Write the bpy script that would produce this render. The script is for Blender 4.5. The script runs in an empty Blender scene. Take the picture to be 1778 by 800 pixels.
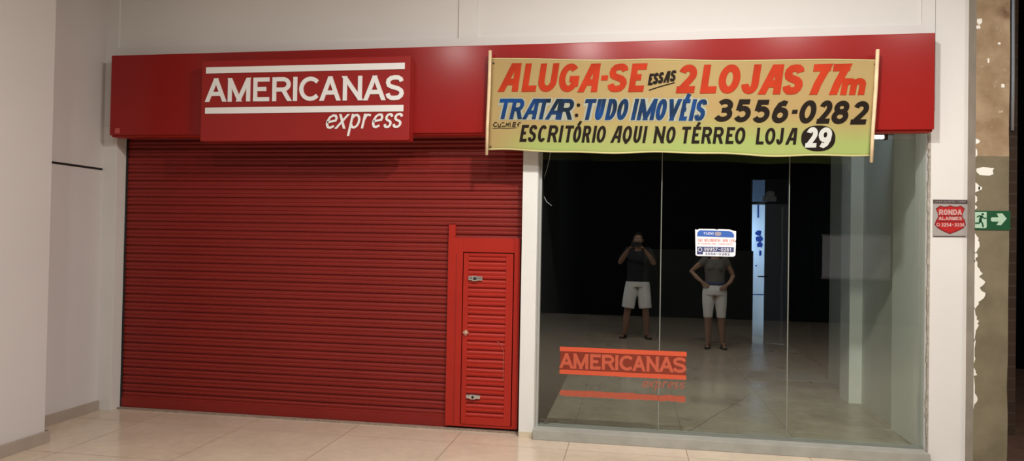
import bpy, bmesh, math, random
from mathutils import Vector, Matrix

sc = bpy.context.scene
C = sc.collection
random.seed(7)
PI = math.pi

# ------------------------------------------------------------------ camera
F_PX = 1252.12
YAW, PITCH, ROLL = 0.166388, 0.0143962, 0.0180748
CAM = Vector((0.0, -5.79891, 1.55))
_f = Vector((-math.sin(YAW)*math.cos(PITCH), math.cos(YAW)*math.cos(PITCH), math.sin(PITCH)))
_r = Vector((math.cos(YAW), math.sin(YAW), 0.0))
_u = _r.cross(_f)
RGT = _r*math.cos(ROLL) + _u*math.sin(ROLL)
UPV = -_r*math.sin(ROLL) + _u*math.cos(ROLL)
cam = bpy.data.objects.new('camera', bpy.data.cameras.new('camera'))
C.objects.link(cam)
cam.data.sensor_width = 36.0
cam.data.sensor_fit = 'HORIZONTAL'
cam.data.lens = F_PX/1778*36.0
cam.data.clip_start = 0.01
cam.matrix_world = Matrix(((RGT.x, UPV.x, -_f.x, CAM.x), (RGT.y, UPV.y, -_f.y, CAM.y), (RGT.z, UPV.z, -_f.z, CAM.z), (0, 0, 0, 1)))
sc.camera = cam

# ------------------------------------------------------------------ light and exposure
sc.view_settings.view_transform = 'Standard'
sc.view_settings.look = 'None'
sc.view_settings.gamma = 1.0
sc.view_settings.use_curve_mapping = False
sc.view_settings.exposure = 0.0
LAMP_LEFT = 34.0
LAMP_NEAR = 200.0       # the lamps of the corridor ceiling
TUBE = 9.0               # the fluorescent tube inside the shop
DAY_BACKROOM = 15.0     # daylight behind the ajar door at the back of the shop
world = bpy.data.worlds.new('world')
sc.world = world
world.use_nodes = True
bgn = world.node_tree.nodes['Background']
bgn.inputs['Color'].default_value = (0.62, 0.78, 1.0, 1)
bgn.inputs['Strength'].default_value = 3.0


def at(x, y, Y):
    """the point of the plane y = Y that the photograph (1778 x 800) shows at pixel x, y"""
    d = _f*F_PX + RGT*(x-889) - UPV*(y-400)
    return CAM + d*((Y-CAM.y)/d.y)


# ------------------------------------------------------------------ materials
def mat(name, col, rough=0.6, metal=0.0, spec=0.5, bump=0.0, bscale=60.0, vary=0.0, vscale=3.0, coat=0.0, emit=None, alpha=None):
    m = bpy.data.materials.new(name)
    m.use_nodes = True
    nt = m.node_tree
    b = nt.nodes['Principled BSDF']
    b.inputs['Base Color'].default_value = (*col, 1)
    b.inputs['Roughness'].default_value = rough
    b.inputs['Metallic'].default_value = metal
    b.inputs['Specular IOR Level'].default_value = spec
    b.inputs['Coat Weight'].default_value = coat
    if emit:
        b.inputs['Emission Color'].default_value = (*emit[0], 1)
        b.inputs['Emission Strength'].default_value = emit[1]
    tc = nt.nodes.new('ShaderNodeTexCoord')
    if vary:
        n = nt.nodes.new('ShaderNodeTexNoise')
        n.inputs['Scale'].default_value = vscale
        n.inputs['Detail'].default_value = 6
        nt.links.new(tc.outputs['Object'], n.inputs['Vector'])
        r = nt.nodes.new('ShaderNodeMapRange')
        r.inputs['From Min'].default_value = 0.3
        r.inputs['From Max'].default_value = 0.7
        r.inputs['To Min'].default_value = 1-vary
        r.inputs['To Max'].default_value = 1+vary
        nt.links.new(n.outputs['Fac'], r.inputs['Value'])
        mx = nt.nodes.new('ShaderNodeVectorMath')
        mx.operation = 'SCALE'
        mx.inputs[0].default_value = col
        nt.links.new(r.outputs['Result'], mx.inputs['Scale'])
        nt.links.new(mx.outputs['Vector'], b.inputs['Base Color'])
    if bump:
        n2 = nt.nodes.new('ShaderNodeTexNoise')
        n2.inputs['Scale'].default_value = bscale
        n2.inputs['Detail'].default_value = 5
        nt.links.new(tc.outputs['Object'], n2.inputs['Vector'])
        bp = nt.nodes.new('ShaderNodeBump')
        bp.inputs['Strength'].default_value = bump
        bp.inputs['Distance'].default_value = 0.01
        nt.links.new(n2.outputs['Fac'], bp.inputs['Height'])
        nt.links.new(bp.outputs['Normal'], b.inputs['Normal'])
    return m


def math_node(nt, op, a, b=None):
    n = nt.nodes.new('ShaderNodeMath')
    n.operation = op
    for i, v in enumerate((a, b)):
        if v is None:
            continue
        if isinstance(v, (int, float)):
            n.inputs[i].default_value = v
        else:
            nt.links.new(v, n.inputs[i])
    return n.outputs[0]


def mix_col(nt, fac, a, b):
    n = nt.nodes.new('ShaderNodeMix')
    n.data_type = 'RGBA'
    for s, v in ((n.inputs['Factor'], fac), (n.inputs[6], a), (n.inputs[7], b)):
        if isinstance(v, tuple):
            s.default_value = (*v, 1)
        elif isinstance(v, (int, float)):
            s.default_value = v
        else:
            nt.links.new(v, s)
    return n.outputs[2]


def noise(nt, scale, detail=5, vec=None, rough=0.5):
    n = nt.nodes.new('ShaderNodeTexNoise')
    n.inputs['Scale'].default_value = scale
    n.inputs['Detail'].default_value = detail
    n.inputs['Roughness'].default_value = rough
    if vec is None:
        tc = nt.nodes.new('ShaderNodeTexCoord')
        vec = tc.outputs['Object']
    nt.links.new(vec, n.inputs['Vector'])
    return n.outputs['Fac']


def ramp(nt, val, a, b, lo=0.0, hi=1.0):
    r = nt.nodes.new('ShaderNodeMapRange')
    for k, v in (('From Min', a), ('From Max', b), ('To Min', lo), ('To Max', hi)):
        r.inputs[k].default_value = v
    nt.links.new(val, r.inputs['Value'])
    return r.outputs['Result']


def obj_xyz(nt):
    tc = nt.nodes.new('ShaderNodeTexCoord')
    s = nt.nodes.new('ShaderNodeSeparateXYZ')
    nt.links.new(tc.outputs['Object'], s.inputs[0])
    return s.outputs


def tile_material(name, col, grout, pitch, ox, oy, rough, gw=0.004, vary=0.06):
    m = mat(name, col, rough)
    nt = m.node_tree
    b = nt.nodes['Principled BSDF']
    X, Y, Z = obj_xyz(nt)

    def line(v, o):
        t = math_node(nt, 'DIVIDE', math_node(nt, 'SUBTRACT', v, o), pitch)
        fr = math_node(nt, 'FRACT', math_node(nt, 'ADD', t, 100.5))
        return math_node(nt, 'LESS_THAN', math_node(nt, 'ABSOLUTE', math_node(nt, 'SUBTRACT', fr, 0.5)), gw/2/pitch)
    g = math_node(nt, 'MAXIMUM', line(X, ox), line(Y, oy))
    n1 = noise(nt, 2.2, 8)
    n2 = noise(nt, 14, 6)
    s = math_node(nt, 'ADD', math_node(nt, 'MULTIPLY', n1, 0.6), math_node(nt, 'MULTIPLY', n2, 0.4))
    dark = tuple(c*(1-vary*1.6) for c in col)
    light = tuple(min(1, c*(1+vary)) for c in col)
    base = mix_col(nt, ramp(nt, s, 0.35, 0.65), dark, light)
    out = mix_col(nt, g, base, grout)
    nt.links.new(out, b.inputs['Base Color'])
    rr = math_node(nt, 'ADD', ramp(nt, n1, 0.3, 0.7, rough*0.8, rough*1.25), math_node(nt, 'MULTIPLY', g, 0.4))
    nt.links.new(rr, b.inputs['Roughness'])
    return m


M = {}
M['white_wall'] = mat('white_wall_paint', (0.70, 0.685, 0.655), 0.55, bump=0.05, bscale=40, vary=0.02, vscale=1.2)
M['left_wall'] = mat('left_wall_paint', (0.60, 0.56, 0.54), 0.6, bump=0.06, bscale=35, vary=0.03, vscale=1.0)
M['post'] = mat('post_white_paint', (0.72, 0.72, 0.69), 0.5, vary=0.03, vscale=2.5, bump=0.04, bscale=30)
M['gloss_trim'] = mat('gloss_trim_paint', (0.68, 0.66, 0.62), 0.35, vary=0.02)
M['baseboard'] = mat('baseboard_tile', (0.36, 0.30, 0.245), 0.4, vary=0.07, vscale=6)
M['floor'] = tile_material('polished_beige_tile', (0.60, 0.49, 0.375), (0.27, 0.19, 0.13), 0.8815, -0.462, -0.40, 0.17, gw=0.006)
M['sill'] = mat('sill_stone', (0.35, 0.34, 0.30), 0.45, vary=0.10, vscale=7, bump=0.06, bscale=50)
M['threshold'] = mat('threshold_granite', (0.30, 0.22, 0.17), 0.55, vary=0.35, vscale=70)
M['red_fascia'] = mat('red_composite_panel', (0.29, 0.0150, 0.0130), 0.20, vary=0.02, spec=0.28)
M['red_sign'] = mat('red_sign_panel', (0.31, 0.0170, 0.0150), 0.42, vary=0.02, spec=0.3)
M['red_shutter'] = mat('red_shutter_enamel', (0.225, 0.0165, 0.0120), 0.45, vary=0.05, vscale=2.0, spec=0.3)
M['red_door'] = mat('red_door_enamel', (0.38, 0.0200, 0.0110), 0.42, vary=0.04, vscale=3.0, spec=0.3)
M['sign_white'] = mat('sign_white_acrylic', (0.86, 0.85, 0.83), 0.3)
M['gap'] = mat('dark_gap', (0.012, 0.008, 0.008), 0.8)
M['aluminium'] = mat('brushed_aluminium', (0.62, 0.62, 0.60), 0.35, metal=0.6)
M['steel'] = mat('latch_steel', (0.75, 0.74, 0.72), 0.25, metal=0.9)
M['brass'] = mat('worn_brass', (0.70, 0.45, 0.33), 0.35, metal=0.6)
M['black'] = mat('matt_black', (0.01, 0.01, 0.01), 0.6)
M['wood'] = mat('pale_stick_wood', (0.72, 0.55, 0.34), 0.6, vary=0.15, vscale=9)
M['p_red'] = mat('orange_red_sign_paint', (0.40, 0.036, 0.012), 0.6, spec=0.06, vary=0.16, vscale=5)
M['p_black'] = mat('black_sign_paint', (0.016, 0.011, 0.008), 0.6, spec=0.06)
M['p_white'] = mat('white_sign_paint', (0.52, 0.53, 0.49), 0.6)
M['p_halo'] = mat('pale_blue_sign_paint', (0.31, 0.32, 0.24), 0.6)
m = mat('blue_sign_paint', (0.01, 0.06, 0.22), 0.6, spec=0.06)
nt = m.node_tree
nt.links.new(mix_col(nt, ramp(nt, noise(nt, 3.2, 3), 0.40, 0.60), (0.010, 0.020, 0.036), (0.010, 0.055, 0.20)), nt.nodes['Principled BSDF'].inputs['Base Color'])
M['p_blue'] = m
# banner cloth: tan at the top, lime at the bottom
m = mat('banner_cloth', (0.5, 0.36, 0.14), 0.75, spec=0.06, bump=0.05, bscale=200)
nt = m.node_tree
X, Y, Z = obj_xyz(nt)
zz = math_node(nt, 'ADD', Z, math_node(nt, 'MULTIPLY', math_node(nt, 'SUBTRACT', noise(nt, 1.6, 3), 0.5), 0.22))
low = math_node(nt, 'MULTIPLY', ramp(nt, zz, 2.50, 2.30), ramp(nt, X, -1.10, -0.75))
cc = mix_col(nt, low, (0.375, 0.262, 0.112), (0.30, 0.37, 0.115))
cc = mix_col(nt, math_node(nt, 'MULTIPLY', ramp(nt, noise(nt, 2.0, 2), 0.45, 0.7), 0.35), cc, (0.39, 0.32, 0.14))
nt.links.new(cc, nt.nodes['Principled BSDF'].inputs['Base Color'])
M['cloth'] = m
M['cloth_hem'] = mat('banner_hem', (0.50, 0.45, 0.20), 0.7)
# window glass: clear, slightly green, with a mirror sheen that grows at grazing angles
def glass(name, f0, tint):
    m = bpy.data.materials.new(name)
    m.use_nodes = True
    nt = m.node_tree
    nt.nodes.clear()
    out = nt.nodes.new('ShaderNodeOutputMaterial')
    tr = nt.nodes.new('ShaderNodeBsdfTransparent')
    tr.inputs['Color'].default_value = (*tint, 1)
    gl = nt.nodes.new('ShaderNodeBsdfGlossy')
    gl.inputs['Roughness'].default_value = 0.0
    geo = nt.nodes.new('ShaderNodeNewGeometry')
    dot = nt.nodes.new('ShaderNodeVectorMath')
    dot.operation = 'DOT_PRODUCT'
    nt.links.new(geo.outputs['Normal'], dot.inputs[0])
    nt.links.new(geo.outputs['Incoming'], dot.inputs[1])
    c = math_node(nt, 'ABSOLUTE', dot.outputs['Value'])
    p5 = math_node(nt, 'POWER', math_node(nt, 'SUBTRACT', 1.0, c), 5.0)
    fac = math_node(nt, 'ADD', f0, math_node(nt, 'MULTIPLY', p5, 1-f0))
    mx = nt.nodes.new('ShaderNodeMixShader')
    nt.links.new(fac, mx.inputs[0])
    nt.links.new(tr.outputs[0], mx.inputs[1])
    nt.links.new(gl.outputs[0], mx.inputs[2])
    nt.links.new(mx.outputs[0], out.inputs['Surface'])
    return m


M['glass'] = glass('window_glass', 0.088, (0.945, 0.975, 0.945))


M['transom'] = glass('tinted_transom_glass', 0.05, (0.42, 0.45, 0.5))


def film(name, col, alpha):
    m = mat(name, col, 0.5)
    m.node_tree.nodes['Principled BSDF'].inputs['Alpha'].default_value = alpha
    return m


M['film_red'] = film('red_vinyl', (0.62, 0.085, 0.032), 0.97)
M['film_letter'] = film('faded_red_vinyl', (0.62, 0.12, 0.06), 0.75)
M['film_back'] = film('thin_red_film', (0.36, 0.035, 0.012), 0.42)
M['film_ghost'] = film('worn_red_film', (0.60, 0.11, 0.055), 0.5)
M['edge_glass'] = mat('glass_edge_sealant', (0.20, 0.21, 0.18), 0.4)
M['sealant'] = mat('dirty_sealant', (0.33, 0.30, 0.25), 0.8, vary=0.3, vscale=30)

# shop interior
M['in_right'] = mat('inner_wall_paint', (0.60, 0.60, 0.54), 0.6, vary=0.05, vscale=2, bump=0.05, bscale=20)
M['in_pier'] = mat('inner_pier_paint', (0.78, 0.79, 0.74), 0.5, vary=0.03, vscale=2)
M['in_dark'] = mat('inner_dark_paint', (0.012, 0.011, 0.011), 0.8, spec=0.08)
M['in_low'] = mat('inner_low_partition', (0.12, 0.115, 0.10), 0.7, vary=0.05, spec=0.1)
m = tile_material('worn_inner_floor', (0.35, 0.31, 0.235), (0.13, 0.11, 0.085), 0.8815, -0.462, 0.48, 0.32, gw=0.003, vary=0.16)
nt = m.node_tree
bs = nt.nodes['Principled BSDF']
prev = bs.inputs['Base Color'].links[0].from_socket
X, Y, Z = obj_xyz(nt)
# a long thin dark diagonal line and a few scuffed patches
dl = math_node(nt, 'SUBTRACT', math_node(nt, 'MULTIPLY', math_node(nt, 'SUBTRACT', X, 0.474), 0.913), math_node(nt, 'MULTIPLY', math_node(nt, 'SUBTRACT', Y, 0.334), 0.4085))
wob = math_node(nt, 'MULTIPLY', math_node(nt, 'SUBTRACT', noise(nt, 5, 4), 0.5), 0.05)
diag = math_node(nt, 'LESS_THAN', math_node(nt, 'ABSOLUTE', math_node(nt, 'ADD', dl, wob)), 0.006)
diag = math_node(nt, 'MULTIPLY', diag, math_node(nt, 'LESS_THAN', Y, 2.0))
scuff = math_node(nt, 'MULTIPLY', ramp(nt, noise(nt, 3.0, 7, rough=0.6), 0.52, 0.64), ramp(nt, X, 0.8, 1.4))
cc = mix_col(nt, math_node(nt, 'MULTIPLY', scuff, 0.55), prev, (0.48, 0.45, 0.36))
cc = mix_col(nt, diag, cc, (0.10, 0.08, 0.06))
nt.links.new(cc, bs.inputs['Base Color'])
M['in_floor'] = m
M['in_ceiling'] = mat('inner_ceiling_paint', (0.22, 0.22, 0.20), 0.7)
M['door_grey'] = mat('grey_door_laminate', (0.34, 0.36, 0.42), 0.45, vary=0.05)
M['bright_white'] = mat('daylit_white_wall', (0.80, 0.80, 0.80), 0.7, vary=0.05, vscale=4)
M['blue_paint'] = mat('blue_brush_marks', (0.01, 0.04, 0.22), 0.6)
M['dark_metal'] = mat('dark_metal', (0.05, 0.05, 0.05), 0.4, metal=0.5)
M['pale_board'] = mat('pale_board', (0.33, 0.33, 0.30), 0.6, vary=0.05)
M['tube_glass'] = mat('fluorescent_tube_glass', (0.85, 0.87, 0.83), 0.3)
M['cable'] = mat('white_cable', (0.55, 0.55, 0.55), 0.5)
M['leaf'] = mat('dry_brown_leaf', (0.055, 0.04, 0.022), 0.8, vary=0.3, vscale=40)
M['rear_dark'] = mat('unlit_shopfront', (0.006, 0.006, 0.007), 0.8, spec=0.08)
M['rear_ceiling'] = mat('corridor_ceiling_paint', (0.60, 0.58, 0.55), 0.8)

# raw plaster column: tan plaster above, grey render below
m = mat('raw_plaster', (0.4, 0.3, 0.2), 0.9, bump=0.5, bscale=14)
nt = m.node_tree
X, Y, Z = obj_xyz(nt)
n1 = noise(nt, 5, 8, rough=0.65)
tan = mix_col(nt, ramp(nt, n1, 0.35, 0.68), (0.25, 0.165, 0.09), (0.40, 0.29, 0.185))
pk = math_node(nt, 'MULTIPLY', ramp(nt, noise(nt, 17, 4), 0.64, 0.70), 0.6)
tan = mix_col(nt, pk, tan, (0.62, 0.52, 0.42))
gry = mix_col(nt, ramp(nt, noise(nt, 4, 8), 0.35, 0.65), (0.145, 0.118, 0.070), (0.20, 0.168, 0.105))
edge = math_node(nt, 'ADD', Z, math_node(nt, 'MULTIPLY', math_node(nt, 'SUBTRACT', noise(nt, 9, 3), 0.5), 0.02))
cc = mix_col(nt, math_node(nt, 'GREATER_THAN', edge, 2.205), gry, tan)
rust = math_node(nt, 'MULTIPLY', ramp(nt, noise(nt, 6, 5), 0.5, 0.66), math_node(nt, 'MULTIPLY', ramp(nt, Z, 2.9, 3.05), ramp(nt, X, 2.47, 2.57)))
cc = mix_col(nt, rust, cc, (0.12, 0.06, 0.03))
nt.links.new(cc, nt.nodes['Principled BSDF'].inputs['Base Color'])
M['plaster'] = m
M['plaster_side'] = mat('grey_render', (0.27, 0.235, 0.19), 0.9, bump=0.3, bscale=20, vary=0.12, vscale=6)
M['paint_flake'] = mat('old_white_paint', (0.80, 0.77, 0.70), 0.7, vary=0.04)
m = mat('brown_brick', (0.1, 0.06, 0.04), 0.9, bump=0.4, bscale=18)
nt = m.node_tree
bk = nt.nodes.new('ShaderNodeTexBrick')
tc = nt.nodes.new('ShaderNodeTexCoord')
mp = nt.nodes.new('ShaderNodeMapping')
mp.inputs['Rotation'].default_value = (PI/2, 0, 0)
nt.links.new(tc.outputs['Object'], mp.inputs['Vector'])
nt.links.new(mp.outputs['Vector'], bk.inputs['Vector'])
bk.inputs['Color1'].default_value = (0.10, 0.060, 0.038, 1)
bk.inputs['Color2'].default_value = (0.07, 0.045, 0.030, 1)
bk.inputs['Mortar'].default_value = (0.11, 0.085, 0.065, 1)
bk.inputs['Scale'].default_value = 2.6
nt.links.new(bk.outputs['Color'], nt.nodes['Principled BSDF'].inputs['Base Color'])
M['brick'] = m
M['dark_floor'] = mat('dusty_red_floor', (0.16, 0.085, 0.055), 0.8, vary=0.25, vscale=6)
# signs
M['silver_card'] = mat('silver_sign_sheet', (0.36, 0.33, 0.31), 0.4, vary=0.03)
M['sign_dark'] = mat('sign_dark_grey', (0.07, 0.045, 0.045), 0.5)
M['shield_red'] = mat('shield_red', (0.42, 0.014, 0.014), 0.45)
M['shield_deep'] = mat('shield_dark_red', (0.20, 0.008, 0.014), 0.45)
M['shield_text'] = mat('shield_pale_text', (0.55, 0.33, 0.31), 0.5)
M['exit_green'] = mat('exit_sign_green', (0.010, 0.075, 0.028), 0.45)
M['exit_pale'] = mat('exit_sign_pale_green', (0.40, 0.56, 0.42), 0.5)
M['notice_white'] = mat('notice_white', (0.80, 0.80, 0.84), 0.5)
M['notice_blue'] = mat('notice_blue', (0.035, 0.12, 0.45), 0.5)
M['notice_navy'] = mat('notice_navy', (0.05, 0.06, 0.17), 0.5)
M['notice_red'] = mat('notice_red', (0.66, 0.16, 0.12), 0.5)
M['notice_grey'] = mat('notice_grey', (0.33, 0.30, 0.36), 0.5)
# people
M['skin_tan'] = mat('tanned_skin', (0.30, 0.165, 0.105), 0.5, vary=0.05, vscale=8)
M['skin_light'] = mat('light_brown_skin', (0.36, 0.21, 0.14), 0.5, vary=0.05, vscale=8)
M['shirt_dark'] = mat('black_cotton', (0.015, 0.016, 0.02), 0.85, bump=0.2, bscale=25)
M['shirt_grey'] = mat('grey_cotton', (0.13, 0.12, 0.11), 0.85, bump=0.2, bscale=25)
M['shorts_white'] = mat('white_cotton', (0.80, 0.80, 0.80), 0.8, bump=0.2, bscale=20)
M['hair_dark'] = mat('dark_hair', (0.018, 0.012, 0.009), 0.5, bump=0.5, bscale=70)
M['sandal'] = mat('black_rubber', (0.02, 0.018, 0.016), 0.7)
M['eye'] = mat('eye_white', (0.7, 0.7, 0.68), 0.2)
M['belt'] = mat('blue_cloth_belt', (0.05, 0.06, 0.16), 0.8)


# ------------------------------------------------------------------ builders
def link(name, bm, m, parent=None, smooth=False):
    me = bpy.data.meshes.new(name)
    bm.normal_update()
    bm.to_mesh(me)
    bm.free()
    if smooth:
        for p in me.polygons:
            p.use_smooth = True
    for mm in (m if isinstance(m, (list, tuple)) else [m]):
        me.materials.append(mm)
    o = bpy.data.objects.new(name, me)
    C.objects.link(o)
    if parent is not None:
        o.parent = parent
        o.matrix_parent_inverse = Matrix.Translation(parent.location).inverted() if parent.type == 'EMPTY' else Matrix()
    return o


def thing(name, label, cat, loc=(0, 0, 0), group=None):
    o = bpy.data.objects.new(name, None)
    o.empty_display_size = 0.1
    o.location = loc
    C.objects.link(o)
    o['label'] = label
    o['category'] = cat
    if group:
        o['group'] = group
    return o


def tag(o, label, cat, group=None):
    o['label'] = label
    o['category'] = cat
    if group:
        o['group'] = group
    return o


def struct(name, bm, m, parent=None, smooth=False):
    o = link(name, bm, m, parent, smooth)
    if parent is None:
        o['kind'] = 'structure'
    return o


def box(bm, x0, x1, y0, y1, z0, z1, bev=0.0):
    b = bmesh.new() if bev else bm
    vs = [b.verts.new((x, y, z)) for x in (x0, x1) for y in (y0, y1) for z in (z0, z1)]
    for q in ((0, 1, 3, 2), (4, 6, 7, 5), (0, 4, 5, 1), (2, 3, 7, 6), (0, 2, 6, 4), (1, 5, 7, 3)):
        b.faces.new([vs[i] for i in q])
    if bev:
        bmesh.ops.recalc_face_normals(b, faces=b.faces)
        bmesh.ops.bevel(b, geom=list(b.edges), offset=bev, segments=2, affect='EDGES', profile=0.7)
        merge(bm, b)
    return bm


def merge(dst, src):
    mp = {v: dst.verts.new(v.co) for v in src.verts}
    for f in src.faces:
        try:
            nf = dst.faces.new([mp[v] for v in f.verts])
            nf.material_index = f.material_index
            nf.smooth = f.smooth
        except ValueError:
            pass
    src.free()


def prism(bm, pts, y0, y1):
    """outline pts (x, z) extruded from y0 (front) to y1 (back)"""
    a = [bm.verts.new((p[0], y0, p[1])) for p in pts]
    b = [bm.verts.new((p[0], y1, p[1])) for p in pts]
    n = len(pts)
    bm.faces.new(a)
    bm.faces.new(b[::-1])
    for i in range(n):
        bm.faces.new((a[i], b[i], b[(i+1) % n], a[(i+1) % n]))
    bmesh.ops.recalc_face_normals(bm, faces=bm.faces)


def tube(bm, pts, rad, seg=10, ry=None, cap=True):
    """lofted tube; rad is one radius or one (rx, ry) / radius per point"""
    pts = [Vector(p) for p in pts]
    n = len(pts)
    rings = []
    up = None
    for i, p in enumerate(pts):
        d = (pts[min(i+1, n-1)] - pts[max(i-1, 0)]).normalized()
        if up is None:
            ref = Vector((0, 1, 0)) if abs(d.y) < 0.85 else Vector((1, 0, 0))
            up = (ref - d*ref.dot(d)).normalized()
        else:
            up = (up - d*up.dot(d)).normalized()
        sd = up.cross(d)
        r = rad[i] if isinstance(rad, (list, tuple)) else rad
        rx, rr = r if isinstance(r, (list, tuple)) else (r, r)
        rings.append([bm.verts.new(p + sd*(rx*math.cos(2*PI*k/seg)) + up*(rr*math.sin(2*PI*k/seg))) for k in range(seg)])
    for a, b in zip(rings, rings[1:]):
        for k in range(seg):
            bm.faces.new((a[k], a[(k+1) % seg], b[(k+1) % seg], b[k]))
    if cap:
        bm.faces.new(rings[0][::-1])
        bm.faces.new(rings[-1])
    return bm


def ball(bm, c, r, seg=14, rings=10):
    r = r if isinstance(r, (list, tuple)) else (r, r, r)
    bmesh.ops.create_uvsphere(bm, u_segments=seg, v_segments=rings, radius=1.0, matrix=Matrix.Translation(c) @ Matrix.Diagonal((*r, 1)))
    return bm


def lathe(bm, prof, c, seg=24):
    rings = []
    for r, z in prof:
        rings.append([bm.verts.new((c[0]+r*math.cos(2*PI*k/seg), c[1]+r*math.sin(2*PI*k/seg), c[2]+z)) for k in range(seg)])
    for a, b in zip(rings, rings[1:]):
        for k in range(seg):
            bm.faces.new((a[k], a[(k+1) % seg], b[(k+1) % seg], b[k]))
    bm.faces.new(rings[0][::-1])
    bm.faces.new(rings[-1])
    bmesh.ops.recalc_face_normals(bm, faces=bm.faces)
    return bm


# ------------------------------------------------------------------ lettering by strokes
def arc(cx, cy, rx, ry, a0, a1, n=14):
    return [(cx+rx*math.cos(math.radians(a0+(a1-a0)*i/n)), cy+ry*math.sin(math.radians(a0+(a1-a0)*i/n))) for i in range(n+1)]


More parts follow.
